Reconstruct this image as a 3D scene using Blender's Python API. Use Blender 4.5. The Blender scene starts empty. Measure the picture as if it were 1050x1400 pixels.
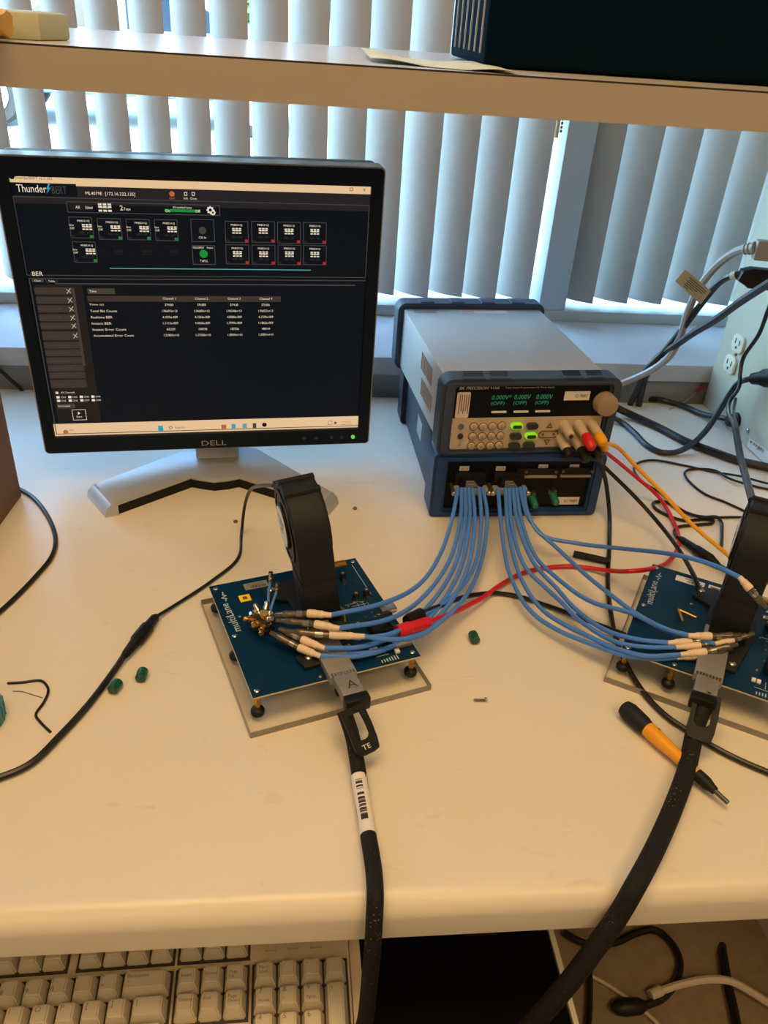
import bpy, bmesh, math, random
from mathutils import Vector, Matrix
random.seed(7)
SCN = bpy.context.scene
COL = SCN.collection
R = math.radians

# ------------------------------------------------------------------ camera
cam_data = bpy.data.cameras.new('camera')
cam_data.sensor_fit = 'VERTICAL'
cam_data.sensor_height = 24.0
cam_data.lens = 1096.0 / 1400.0 * 24.0
cam_data.clip_start = 0.02
cam_data.clip_end = 300
cam = bpy.data.objects.new('camera', cam_data)
COL.objects.link(cam)
_r, _u, _b = ((0.994338,-0.086862,0.061216),(-0.006062,0.528763,0.848748),(-0.106092,-0.844313,0.525242))
cam.matrix_world = Matrix(((_r[0], _u[0], _b[0], 0), (_r[1], _u[1], _b[1], 0), (_r[2], _u[2], _b[2], 0.529), (0, 0, 0, 1)))
SCN.camera = cam

# ------------------------------------------------------------------ world, sun, lamps, exposure
world = bpy.data.worlds.new('daylight')
SCN.world = world
world.use_nodes = True
wn = world.node_tree
sky = wn.nodes.new('ShaderNodeTexSky')
sky.sky_type = 'NISHITA'
sky.sun_disc = False
sky.sun_elevation = R(48)
sky.sun_rotation = R(200)
sky.air_density = 1.0
sky.dust_density = 1.5
wn.links.new(sky.outputs[0], wn.nodes['Background'].inputs[0])
wn.nodes['Background'].inputs[1].default_value = 4.1

sd = bpy.data.lights.new('sun', 'SUN')
sd.energy = 9.0
sd.angle = R(0.6)
sd.color = (1, 0.95, 0.88)
sun = bpy.data.objects.new('sun', sd)
COL.objects.link(sun)
sun.rotation_euler = (R(38), 0, R(-20))      # from behind the building, lights what stands outside

def ceiling_lamp(x, y, power, sx=1.2, sy=0.6):
    l = bpy.data.lights.new('ceiling_panel_light', 'AREA')
    l.shape = 'RECTANGLE'; l.size = sx; l.size_y = sy
    l.energy = power; l.color = (1.0, 0.62, 0.25)
    o = bpy.data.objects.new('ceiling_panel_light', l)
    COL.objects.link(o); o.location = (x, y, 1.93)
ceiling_lamp(-0.15, 0.22, 21)
ceiling_lamp(0.9, -0.9, 18)
ceiling_lamp(-0.9, -1.9, 17)

pl = bpy.data.lights.new('window_portal', 'AREA')
pl.shape = 'RECTANGLE'; pl.size = 3.2; pl.size_y = 1.6
pl.cycles.is_portal = True
po = bpy.data.objects.new('window_portal', pl)
COL.objects.link(po); po.location = (0, 1.62, 0.9); po.rotation_euler = (R(-90), 0, 0)

SCN.view_settings.view_transform = 'Standard'
SCN.view_settings.look = 'None'
SCN.view_settings.gamma = 1
SCN.view_settings.use_curve_mapping = False
SCN.view_settings.exposure = 0.03
SCN.cycles.use_denoising = True
SCN.cycles.max_bounces = 10
SCN.cycles.sample_clamp_indirect = 6

# ------------------------------------------------------------------ materials
MATS = {}
def lin(c):
    return tuple(((v / 12.92) if v <= 0.04045 else ((v + 0.055) / 1.055) ** 2.4) for v in c)
def mat(name, rgb, rough=0.5, metal=0.0, var=0.06, scale=40.0, bump=0.0, bscale=300.0, emit=None, spec=0.5, coat=0.0, alpha=None, stretch=None):
    if name in MATS: return MATS[name]
    m = bpy.data.materials.new(name); m.use_nodes = True
    nt = m.node_tree; b = nt.nodes['Principled BSDF']
    c = lin(rgb)
    tc = nt.nodes.new('ShaderNodeTexCoord')
    src = tc.outputs['Object']
    if stretch:
        mp = nt.nodes.new('ShaderNodeMapping'); mp.inputs['Scale'].default_value = stretch
        nt.links.new(src, mp.inputs[0]); src = mp.outputs[0]
    nz = nt.nodes.new('ShaderNodeTexNoise'); nz.inputs['Scale'].default_value = scale; nz.inputs['Detail'].default_value = 4
    nt.links.new(src, nz.inputs['Vector'])
    mx = nt.nodes.new('ShaderNodeMix'); mx.data_type = 'RGBA'
    mx.inputs[6].default_value = (*[max(0, v * (1 - var)) for v in c], 1)
    mx.inputs[7].default_value = (*[min(1, v * (1 + var)) for v in c], 1)
    nt.links.new(nz.outputs[0], mx.inputs[0])
    nt.links.new(mx.outputs[2], b.inputs['Base Color'])
    b.inputs['Roughness'].default_value = rough
    b.inputs['Metallic'].default_value = metal
    b.inputs['Specular IOR Level'].default_value = spec
    b.inputs['Coat Weight'].default_value = coat
    if bump:
        n2 = nt.nodes.new('ShaderNodeTexNoise'); n2.inputs['Scale'].default_value = bscale; n2.inputs['Detail'].default_value = 3
        nt.links.new(src, n2.inputs['Vector'])
        bp = nt.nodes.new('ShaderNodeBump'); bp.inputs['Strength'].default_value = bump; bp.inputs['Distance'].default_value = 0.001
        nt.links.new(n2.outputs[0], bp.inputs['Height']); nt.links.new(bp.outputs[0], b.inputs['Normal'])
    if emit:
        b.inputs['Emission Color'].default_value = (*lin(emit[0]), 1); b.inputs['Emission Strength'].default_value = emit[1]
    if alpha is not None: b.inputs['Alpha'].default_value = alpha
    MATS[name] = m
    return m
def glassmat(name, rgb, mixfac, rough=0.02, solid=None, refl=0.03):
    """clear sheet: mostly see-through, a little mirror reflection"""
    m = bpy.data.materials.new(name); m.use_nodes = True; nt = m.node_tree
    nt.nodes.remove(nt.nodes['Principled BSDF'])
    tr = nt.nodes.new('ShaderNodeBsdfTransparent'); tr.inputs[0].default_value = (*lin(rgb), 1)
    gl = nt.nodes.new('ShaderNodeBsdfGlossy'); gl.inputs['Roughness'].default_value = rough
    fr = nt.nodes.new('ShaderNodeValue'); fr.outputs[0].default_value = refl if not solid else 0.018
    mx = nt.nodes.new('ShaderNodeMixShader')
    nt.links.new(fr.outputs[0], mx.inputs[0]); nt.links.new(tr.outputs[0], mx.inputs[1]); nt.links.new(gl.outputs[0], mx.inputs[2])
    last = mx
    if solid:
        df = nt.nodes.new('ShaderNodeBsdfDiffuse'); df.inputs[0].default_value = (*lin(solid), 1)
        m2 = nt.nodes.new('ShaderNodeMixShader'); m2.inputs[0].default_value = mixfac
        nt.links.new(mx.outputs[0], m2.inputs[1]); nt.links.new(df.outputs[0], m2.inputs[2]); last = m2
    nt.links.new(last.outputs[0], nt.nodes['Material Output'].inputs[0])
    MATS[name] = m
    return m
def vinyl(name, rgb, trans):
    m = bpy.data.materials.new(name); m.use_nodes = True; nt = m.node_tree
    b = nt.nodes['Principled BSDF']; b.inputs['Base Color'].default_value = (*lin(rgb), 1); b.inputs['Roughness'].default_value = 0.55
    tc = nt.nodes.new('ShaderNodeTexCoord'); nz = nt.nodes.new('ShaderNodeTexNoise'); nz.inputs['Scale'].default_value = 700
    nt.links.new(tc.outputs['Object'], nz.inputs['Vector'])
    bp = nt.nodes.new('ShaderNodeBump'); bp.inputs['Strength'].default_value = 0.15; bp.inputs['Distance'].default_value = 0.0005
    nt.links.new(nz.outputs[0], bp.inputs['Height']); nt.links.new(bp.outputs[0], b.inputs['Normal'])
    tl = nt.nodes.new('ShaderNodeBsdfTranslucent'); tl.inputs[0].default_value = (*lin(rgb), 1)
    mx = nt.nodes.new('ShaderNodeMixShader'); mx.inputs[0].default_value = trans
    nt.links.new(b.outputs[0], mx.inputs[1]); nt.links.new(tl.outputs[0], mx.inputs[2])
    nt.links.new(mx.outputs[0], nt.nodes['Material Output'].inputs[0])
    MATS[name] = m
    return m
def glow(name, rgb, strength):
    m = bpy.data.materials.new(name); m.use_nodes = True; nt = m.node_tree
    b = nt.nodes['Principled BSDF']; b.inputs['Base Color'].default_value = (0.003, 0.004, 0.006, 1); b.inputs['Roughness'].default_value = 0.4; b.inputs['Specular IOR Level'].default_value = 0.12
    b.inputs['Emission Color'].default_value = (*lin(rgb), 1); b.inputs['Emission Strength'].default_value = strength
    MATS[name] = m
    return m

M = lambda n: MATS[n]
mat('laminate', (0.88, 0.855, 0.80), 0.30, var=0.025, scale=9, bump=0.06, bscale=500, spec=0.45)
mat('shelf_laminate', (0.70, 0.66, 0.61), 0.33, var=0.03, scale=14, bump=0.05, bscale=600)
mat('shelf_top', (0.80, 0.79, 0.78), 0.26, var=0.03, scale=14)
mat('dark_seam', (0.16, 0.14, 0.12), 0.6)
mat('wall_paint', (0.74, 0.73, 0.71), 0.7, var=0.03, scale=6, bump=0.1, bscale=250)
mat('wall_grey', (0.60, 0.62, 0.63), 0.75, var=0.05, scale=8, bump=0.1, bscale=250)
mat('ceiling_paint', (0.85, 0.83, 0.80), 0.9)
mat('sill_paint', (0.80, 0.82, 0.85), 0.45, var=0.05, scale=10)
mat('frame_paint', (0.72, 0.75, 0.77), 0.45, var=0.05, scale=12)
mat('carpet', (0.62, 0.55, 0.46), 0.95, var=0.22, scale=60, bump=0.6, bscale=400)
glassmat('window_glass', (0.93, 0.98, 0.98), 0)
glassmat('acrylic', (0.995, 0.995, 0.99), 0.008, 0.05, solid=(0.8, 0.8, 0.78))
mat('acrylic_edge', (0.55, 0.53, 0.50), 0.25, var=0.3, scale=120)
vinyl('blind_vinyl', (0.73, 0.715, 0.69), 0.13)
mat('black_plastic', (0.07, 0.078, 0.09), 0.45, spec=0.25, var=0.2, scale=200, bump=0.05, bscale=900)
mat('bezel_black', (0.07, 0.12, 0.18), 0.5, var=0.1, scale=200, spec=0.12)
mat('matte_black', (0.10, 0.115, 0.135), 0.6, spec=0.3, var=0.15, scale=300, bump=0.15, bscale=1200)
mat('case_black', (0.015, 0.085, 0.14), 0.95, var=0.15, scale=60, spec=0.04)
mat('tray_black', (0.02, 0.025, 0.05), 0.6, var=0.2, scale=60, spec=0.12)
mat('rubber_black', (0.06, 0.06, 0.065), 0.5, var=0.15, scale=100)
mat('silver_plastic', (0.72, 0.74, 0.77), 0.34, 0.35, var=0.03, scale=300)
mat('silver_trim', (0.66, 0.64, 0.60), 0.35, 0.5, var=0.03)
mat('steel', (0.72, 0.71, 0.69), 0.25, 0.95, var=0.1, scale=150)
mat('brushed_steel', (0.58, 0.57, 0.56), 0.42, 0.45, var=0.1, scale=60, stretch=(1, 12, 1))
mat('rib_grey', (0.62, 0.63, 0.64), 0.6)
mat('dull_steel', (0.45, 0.44, 0.42), 0.35, 0.9, var=0.2, scale=150)
mat('brass', (0.80, 0.62, 0.30), 0.25, 0.95, var=0.12, scale=150)
mat('gold', (0.95, 0.80, 0.50), 0.2, 0.9, var=0.1, scale=150)
mat('kapton', (0.62, 0.42, 0.14), 0.3, 0.3, var=0.2, scale=90)
mat('psu_grey', (0.74, 0.735, 0.72), 0.42, 0.15, var=0.03, scale=200, bump=0.1, bscale=900)
mat('bumper_blue', (0.20, 0.26, 0.34), 0.55, var=0.08, scale=80, bump=0.1, bscale=700)
mat('instrument_blue', (0.09, 0.25, 0.46), 0.5, var=0.1, scale=80, bump=0.08, bscale=700)
mat('instrument_dark', (0.11, 0.15, 0.21), 0.5, var=0.1, scale=80)
mat('panel_black', (0.04, 0.055, 0.09), 0.4, spec=0.2, var=0.1, scale=80)
mat('panel_beige', (0.76, 0.69, 0.60), 0.5, var=0.04, scale=120)
mat('key_beige', (0.72, 0.64, 0.54), 0.5, var=0.05, scale=120)
mat('knob_beige', (0.62, 0.54, 0.46), 0.45, var=0.05, scale=120)
mat('button_dark', (0.20, 0.22, 0.22), 0.45)
mat('print_white', (0.88, 0.86, 0.82), 0.6, var=0.02)
mat('print_dark', (0.18, 0.16, 0.15), 0.6, var=0.02)
mat('print_grey', (0.45, 0.43, 0.40), 0.6, var=0.02)
mat('print_brown', (0.42, 0.33, 0.24), 0.6, var=0.02)
mat('label_white', (0.90, 0.88, 0.85), 0.5, var=0.02)
mat('label_pink', (0.87, 0.80, 0.76), 0.5, var=0.02)
mat('label_silver', (0.62, 0.60, 0.58), 0.4, 0.3, var=0.04)
mat('label_yellow', (0.95, 0.82, 0.10), 0.5, var=0.02)
mat('label_tan', (0.82, 0.72, 0.56), 0.6, var=0.04)
mat('dark_teal_print', (0.30, 0.45, 0.45), 0.5)
glow('lcd_green', (0.25, 0.62, 0.42), 0.55)
glow('lit_green', (0.62, 0.95, 0.10), 0.75)
mat('cable_blue', (0.29, 0.51, 0.87), 0.42, var=0.05, scale=60)
mat('boot_white', (0.88, 0.80, 0.71), 0.5, var=0.04, scale=200)
mat('clear_sleeve', (0.42, 0.39, 0.35), 0.22, 0.55, var=0.35, scale=220)
mat('lead_red', (0.80, 0.10, 0.15), 0.38, var=0.06, scale=60)
mat('lead_yellow', (0.93, 0.66, 0.05), 0.38, var=0.06, scale=60)
mat('lead_black', (0.07, 0.07, 0.075), 0.38, var=0.1, scale=60)
mat('cord_black', (0.085, 0.085, 0.09), 0.35, var=0.1, scale=60)
mat('cord_bluish', (0.14, 0.17, 0.20), 0.35, var=0.1, scale=60)
mat('cable_beige', (0.66, 0.64, 0.62), 0.45, var=0.04, scale=60)
mat('cable_white', (0.86, 0.80, 0.72), 0.45, var=0.04, scale=60)
mat('pcb_blue', (0.005, 0.18, 0.31), 0.34, var=0.18, scale=70, bump=0.05, bscale=500, spec=0.25)
mat('pcb_edge', (0.80, 0.74, 0.58), 0.6)
mat('silk', (0.72, 0.78, 0.82), 0.6, var=0.02)
mat('keyboard_beige', (0.84, 0.79, 0.71), 0.55, var=0.03, scale=40)
mat('keycap', (0.80, 0.77, 0.71), 0.5, var=0.03, scale=60)
mat('keywell', (0.22, 0.19, 0.16), 0.7)
mat('driver_yellow', (0.93, 0.64, 0.10), 0.42, var=0.04, scale=60)
mat('cap_green', (0.05, 0.30, 0.24), 0.32, var=0.1, scale=300)
mat('terminal_green', (0.10, 0.45, 0.36), 0.35, var=0.1, scale=300)
mat('teal_plastic', (0.16, 0.52, 0.60), 0.35, var=0.06, scale=60)
mat('cardboard', (0.50, 0.37, 0.27), 0.8, var=0.08, scale=30, bump=0.2, bscale=200)
mat('paper', (0.86, 0.84, 0.68), 0.4, var=0.06, scale=12)
mat('cloth_yellow', (0.86, 0.66, 0.28), 0.8, var=0.12, scale=60, bump=0.3, bscale=300)
mat('foam_green', (0.72, 0.73, 0.62), 0.8, var=0.06, scale=60, bump=0.2, bscale=500)
mat('enclosure', (0.79, 0.77, 0.68), 0.5, var=0.03, scale=120, bump=0.12, bscale=900)
mat('outlet_ivory', (0.90, 0.87, 0.78), 0.4, var=0.02)
mat('asphalt', (0.60, 0.60, 0.58), 0.9, var=0.1, scale=1.5)
mat('stucco', (0.66, 0.65, 0.62), 0.9, var=0.05, scale=2)
mat('car_paint', (0.34, 0.42, 0.52), 0.25, 0.3, var=0.03, coat=0.6)
mat('car_glass', (0.10, 0.14, 0.19), 0.08, 0.0)
mat('tyre', (0.06, 0.06, 0.06), 0.8)
mat('leaf', (0.26, 0.40, 0.14), 0.6, var=0.5, scale=3)
mat('leaf_dark', (0.15, 0.26, 0.11), 0.6, var=0.5, scale=3)
mat('bark', (0.36, 0.28, 0.20), 0.9, var=0.3, scale=12)
def braid():
    m = mat('braid', (0.105, 0.105, 0.105), 0.75, var=0.3, scale=500, spec=0.25)
    nt = m.node_tree; b = nt.nodes['Principled BSDF']
    tc = nt.nodes.new('ShaderNodeTexCoord')
    v = nt.nodes.new('ShaderNodeTexVoronoi'); v.inputs['Scale'].default_value = 420
    nt.links.new(tc.outputs['Object'], v.inputs['Vector'])
    nz = nt.nodes.new('ShaderNodeTexNoise'); nz.inputs['Scale'].default_value = 45
    nt.links.new(tc.outputs['Object'], nz.inputs['Vector'])
    r1 = nt.nodes.new('ShaderNodeValToRGB'); r1.color_ramp.elements[0].position = 0.10; r1.color_ramp.elements[0].color = (1, 1, 1, 1)
    r1.color_ramp.elements[1].position = 0.2; r1.color_ramp.elements[1].color = (0, 0, 0, 1)
    r2 = nt.nodes.new('ShaderNodeValToRGB'); r2.color_ramp.elements[0].position = 0.56; r2.color_ramp.elements[1].position = 0.68
    nt.links.new(v.outputs['Distance'], r1.inputs[0]); nt.links.new(nz.outputs[0], r2.inputs[0])
    mu = nt.nodes.new('ShaderNodeMath'); mu.operation = 'MULTIPLY'
    nt.links.new(r1.outputs[0], mu.inputs[0]); nt.links.new(r2.outputs[0], mu.inputs[1])
    mx = nt.nodes.new('ShaderNodeMix'); mx.data_type = 'RGBA'
    old = b.inputs['Base Color'].links[0].from_socket
    nt.links.new(mu.outputs[0], mx.inputs[0]); nt.links.new(old, mx.inputs[6]); mx.inputs[7].default_value = (0.55, 0.42, 0.25, 1)  # sparkle of the weave painted as tan specks in the base colour
    nt.links.new(mx.outputs[2], b.inputs['Base Color'])
    bp = nt.nodes.new('ShaderNodeBump'); bp.inputs['Strength'].default_value = 0.6; bp.inputs['Distance'].default_value = 0.0006
    nt.links.new(v.outputs['Distance'], bp.inputs['Height']); nt.links.new(bp.outputs[0], b.inputs['Normal'])
braid()
def scuffs():
    nt = MATS['laminate'].node_tree; b = nt.nodes['Principled BSDF']
    tc = nt.nodes.new('ShaderNodeTexCoord')
    mp = nt.nodes.new('ShaderNodeMapping'); mp.inputs['Scale'].default_value = (1.0, 2.2, 1.0); mp.inputs['Rotation'].default_value = (0, 0, 0.5)
    nt.links.new(tc.outputs['Object'], mp.inputs[0])
    nz = nt.nodes.new('ShaderNodeTexNoise'); nz.inputs['Scale'].default_value = 26; nz.inputs['Detail'].default_value = 6; nz.inputs['Distortion'].default_value = 1.2
    nt.links.new(mp.outputs[0], nz.inputs['Vector'])
    rp = nt.nodes.new('ShaderNodeValToRGB'); rp.color_ramp.elements[0].position = 0.66; rp.color_ramp.elements[0].color = (1, 1, 1, 1)
    rp.color_ramp.elements[1].position = 0.74; rp.color_ramp.elements[1].color = (0.91, 0.90, 0.88, 1)
    nt.links.new(nz.outputs[0], rp.inputs[0])
    mx = nt.nodes.new('ShaderNodeMix'); mx.data_type = 'RGBA'; mx.blend_type = 'MULTIPLY'; mx.inputs[0].default_value = 1
    old = b.inputs['Base Color'].links[0].from_socket
    nt.links.new(old, mx.inputs[6]); nt.links.new(rp.outputs[0], mx.inputs[7]); nt.links.new(mx.outputs[2], b.inputs['Base Color'])
scuffs()

# ------------------------------------------------------------------ mesh helpers
def spline(pts, n=10):
    P = [Vector(p) for p in pts]
    if len(P) < 3: return P
    out = []
    ext = [P[0] * 2 - P[1]] + P + [P[-1] * 2 - P[-2]]
    for i in range(1, len(ext) - 2):
        p0, p1, p2, p3 = ext[i - 1], ext[i], ext[i + 1], ext[i + 2]
        # centripetal parametrisation keeps tight bends smooth
        t0 = 0; t1 = t0 + max((p1 - p0).length, 1e-6) ** .5; t2 = t1 + max((p2 - p1).length, 1e-6) ** .5; t3 = t2 + max((p3 - p2).length, 1e-6) ** .5
        for k in range(n):
            t = t1 + (t2 - t1) * k / n
            a1 = p0 * ((t1 - t) / (t1 - t0)) + p1 * ((t - t0) / (t1 - t0))
            a2 = p1 * ((t2 - t) / (t2 - t1)) + p2 * ((t - t1) / (t2 - t1))
            a3 = p2 * ((t3 - t) / (t3 - t2)) + p3 * ((t - t2) / (t3 - t2))
            b1 = a1 * ((t2 - t) / (t2 - t0)) + a2 * ((t - t0) / (t2 - t0))
            b2 = a2 * ((t3 - t) / (t3 - t1)) + a3 * ((t - t1) / (t3 - t1))
            out.append(b1 * ((t2 - t) / (t2 - t1)) + b2 * ((t - t1) / (t2 - t1)))
    out.append(P[-1])
    return out

class MB:
    def __init__(self): self.bm = bmesh.new()
    def _add(self, vs, fs):
        bv = [self.bm.verts.new(v) for v in vs]
        out = []
        for f in fs:
            try: out.append(self.bm.faces.new([bv[i] for i in f]))
            except ValueError: pass
        return bv, out
    def box(self, x0, x1, y0, y1, z0, z1, bev=0, seg=2):
        vs = [(x, y, z) for z in (z0, z1) for y in (y0, y1) for x in (x0, x1)]
        bv, fs = self._add(vs, [(0, 2, 3, 1), (4, 5, 7, 6), (0, 1, 5, 4), (2, 6, 7, 3), (0, 4, 6, 2), (1, 3, 7, 5)])
        if bev:
            es = {e for f in fs for e in f.edges}
            bmesh.ops.bevel(self.bm, geom=list(es), offset=bev, segments=seg, affect='EDGES', profile=0.5)
        return self
    def prism(self, poly, axis, a, b, bev=0, seg=2):
        """poly: 2D outline; axis 'x' -> (y,z), 'y' -> (x,z), 'z' -> (x,y); extruded from a to b"""
        def P(p, h):
            return {'x': (h, p[0], p[1]), 'y': (p[0], h, p[1]), 'z': (p[0], p[1], h)}[axis]
        n = len(poly)
        vs = [P(p, a) for p in poly] + [P(p, b) for p in poly]
        fs = [tuple(range(n)), tuple(range(2 * n - 1, n - 1, -1))] + [(i, i + n, (i + 1) % n + n, (i + 1) % n) for i in range(n)]
        bv, ff = self._add(vs, fs)
        bmesh.ops.recalc_face_normals(self.bm, faces=ff)
        if bev:
            es = {e for f in ff[:2] for e in f.edges}
            bmesh.ops.bevel(self.bm, geom=list(es), offset=bev, segments=seg, affect='EDGES', profile=0.5)
        return self
    def ring(self, outer, inner, axis, a, b):
        """frame between two outlines with the same number of points"""
        def P(p, h):
            return {'x': (h, p[0], p[1]), 'y': (p[0], h, p[1]), 'z': (p[0], p[1], h)}[axis]
        n = len(outer)
        vs = [P(p, a) for p in outer] + [P(p, b) for p in outer] + [P(p, a) for p in inner] + [P(p, b) for p in inner]
        fs = []
        for i in range(n):
            j = (i + 1) % n
            fs += [(i, j, n + j, n + i), (2 * n + i, 3 * n + i, 3 * n + j, 2 * n + j), (i, 2 * n + i, 2 * n + j, j), (n + i, n + j, 3 * n + j, 3 * n + i)]
        bv, ff = self._add(vs, fs)
        bmesh.ops.recalc_face_normals(self.bm, faces=ff)
        return self
    def loft(self, rings, caps=True):
        n = len(rings[0]); vs = [p for r in rings for p in r]; fs = []
        for k in range(len(rings) - 1):
            for i in range(n):
                j = (i + 1) % n
                fs.append((k * n + i, k * n + j, (k + 1) * n + j, (k + 1) * n + i))
        if caps: fs += [tuple(range(n - 1, -1, -1)), tuple(range((len(rings) - 1) * n, len(rings) * n))]
        bv, ff = self._add(vs, fs)
        bmesh.ops.recalc_face_normals(self.bm, faces=ff)
        return self
    def tube(self, pts, r, n=8, smooth=10, flat=1.0):
        P = spline(pts, smooth) if smooth else [Vector(p) for p in pts]
        rad = r if callable(r) else (lambda t: r)
        rings = []
        up = None
        for i, p in enumerate(P):
            t = (P[min(i + 1, len(P) - 1)] - P[max(i - 1, 0)])
            if t.length < 1e-9: t = Vector((0, 0, 1))
            t.normalize()
            if up is None:
                up = Vector((0, 0, 1)) if abs(t.z) < 0.9 else Vector((0, 1, 0))
            up = (up - t * up.dot(t)); up.normalize()
            s = t.cross(up); q = rad(i / (len(P) - 1))
            rings.append([p + (s * math.cos(2 * math.pi * k / n) + up * (math.sin(2 * math.pi * k / n) * flat)) * q for k in range(n)])
        return self.loft(rings)
    def lathe(self, p0, p1, prof, n=16):
        """prof: (fraction along p0->p1, radius)"""
        a, b = Vector(p0), Vector(p1); d = b - a; t = d.normalized()
        up = Vector((0, 0, 1)) if abs(t.z) < 0.9 else Vector((0, 1, 0))
        s = t.cross(up).normalized(); u = s.cross(t)
        rings = [[a + d * f + (s * math.cos(2 * math.pi * k / n) + u * math.sin(2 * math.pi * k / n)) * max(r, 1e-5) for k in range(n)] for f, r in prof]
        return self.loft(rings)
    def cyl(self, p0, p1, r, n=16, bev=0.0):
        L = (Vector(p1) - Vector(p0)).length
        if bev: return self.lathe(p0, p1, [(0, r - bev), (bev / L, r), (1 - bev / L, r), (1, r - bev)], n)
        return self.lathe(p0, p1, [(0, r), (1, r)], n)
    def quad(self, pts): self._add(pts, [tuple(range(len(pts)))]); return self
    def mesh(self, me, mw):
        b2 = bmesh.new(); b2.from_mesh(me); b2.transform(mw)
        tmp = bpy.data.meshes.new('tmp'); b2.to_mesh(tmp); b2.free()
        self.bm.from_mesh(tmp); bpy.data.meshes.remove(tmp); return self
    def build(self, name, m, parent=None, smooth=True, ang=38, fix=True):
        if fix: bmesh.ops.recalc_face_normals(self.bm, faces=self.bm.faces[:])
        me = bpy.data.meshes.new(name); self.bm.to_mesh(me); self.bm.free()
        if m is not None: me.materials.append(MATS[m] if isinstance(m, str) else m)
        if smooth and len(me.polygons):
            me.polygons.foreach_set('use_smooth', [True] * len(me.polygons))
            me.set_sharp_from_angle(angle=R(ang))
        o = bpy.data.objects.new(name, me); COL.objects.link(o)
        if parent is not None: o.parent = parent
        return o

def tag(o, label=None, cat=None, group=None, kind=None):
    if label: o['label'] = label
    if cat: o['category'] = cat
    if group: o['group'] = group
    if kind: o['kind'] = kind
    return o
def thing(name, label, cat, loc=(0, 0, 0), rz=0, group=None):
    o = bpy.data.objects.new(name, None); o.empty_display_size = 0.02; COL.objects.link(o)
    o.location = loc; o.rotation_euler = (0, 0, rz)
    return tag(o, label, cat, group)
def part_empty(name, parent, loc=(0, 0, 0), rot=(0, 0, 0)):
    o = bpy.data.objects.new(name, None); o.empty_display_size = 0.01; COL.objects.link(o)
    o.parent = parent; o.location = loc; o.rotation_euler = rot
    return o
def dup(o, parent=None):
    c = o.copy(); COL.objects.link(c); c.parent = parent
    for ch in list(o.children): dup(ch, c)
    return c
def rrect(x0, x1, y0, y1, r, n=5):
    out = []
    for cx, cy, a0 in ((x1 - r, y0 + r, -90), (x1 - r, y1 - r, 0), (x0 + r, y1 - r, 90), (x0 + r, y0 + r, 180)):
        for k in range(n + 1):
            a = R(a0 + 90 * k / n); out.append((cx + r * math.cos(a), cy + r * math.sin(a)))
    return out
_fontcache = {}
def textmesh(s):
    if s not in _fontcache:
        cu = bpy.data.curves.new('lettering', 'FONT'); cu.body = s; cu.size = 1.0; cu.resolution_u = 2
        o = bpy.data.objects.new('lettering', cu); COL.objects.link(o)
        dg = bpy.context.evaluated_depsgraph_get()
        me = bpy.data.meshes.new_from_object(o.evaluated_get(dg))
        xs = [v.co.x for v in me.vertices]; ys = [v.co.y for v in me.vertices]
        bpy.data.objects.remove(o); bpy.data.curves.remove(cu)
        _fontcache[s] = (me, min(xs), max(xs), min(ys), max(ys))
    return _fontcache[s]
def put_text(mb, s, org, ex, ey, width=None, height=None, shear=0.0):
    """letters of s with lower-left corner at org, in the plane ex, ey; fitted to width and/or height"""
    me, x0, x1, y0, y1 = textmesh(s)
    sx = width / (x1 - x0) if width else None
    sy = height / (y1 - y0) if height else None
    if sx is None: sx = sy
    if sy is None: sy = sx
    ex = Vector(ex).normalized(); ey = Vector(ey).normalized(); n = ex.cross(ey)
    A = Matrix(((ex.x, ey.x, n.x, org[0]), (ex.y, ey.y, n.y, org[1]), (ex.z, ey.z, n.z, org[2]), (0, 0, 0, 1)))
    S = Matrix(((sx, shear * sy, 0, -x0 * sx), (0, sy, 0, -y0 * sy), (0, 0, 1, 0), (0, 0, 0, 1)))
    mb.mesh(me, A @ S)


# ------------------------------------------------------------------ the room
def structure(name, mb, m, parent=None, label=None, **k):
    o = mb.build(name, m, parent, **k)
    if parent is None: o['kind'] = 'structure'
    if label: o['label'] = label
    return o
FZ = -0.74
structure('floor', MB().box(-2.2, 2.6, -3.0, 1.25, FZ - 0.1, FZ), 'carpet', label='tan carpet floor under the desk')
structure('ceiling', MB().box(-2.2, 2.6, -3.0, 1.7, 1.96, 2.06), 'ceiling_paint', label='white ceiling of the room')
structure('wall_left', MB().box(-2.3, -2.2, -3.0, 1.7, FZ, 1.96), 'wall_paint', label='pale side wall of the room')
structure('wall_right', MB().box(2.6, 2.7, -3.0, 1.7, FZ, 1.96), 'wall_paint', label='pale side wall of the room')
structure('wall_front', MB().box(-2.2, 2.6, -3.1, -3.0, FZ, 1.96), 'wall_paint', label='pale wall behind the viewer')
wall = MB()
wall.box(-2.2, 2.6, 1.222, 1.66, FZ, 0.036)            # below the sill
wall.box(-2.2, -1.55, 1.44, 1.66, 0.036, 1.96)
wall.box(1.65, 2.6, 1.44, 1.66, 0.036, 1.96)
wall.box(-1.55, 1.65, 1.44, 1.66, 1.62, 1.96)
structure('wall_back', wall, 'wall_grey', label='grey wall below the window behind the desk')
structure('trim_1', MB().box(-2.2, 2.6, 1.212, 1.60, 0.036, 0.066, bev=0.002), 'sill_paint', label='pale window sill ledge behind the desk')
structure('trim_2', MB().box(-2.2, 2.6, 1.216, 1.222, -0.20, -0.012), 'wall_paint', label='lighter strip of wall trim just above the desk top')

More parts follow.
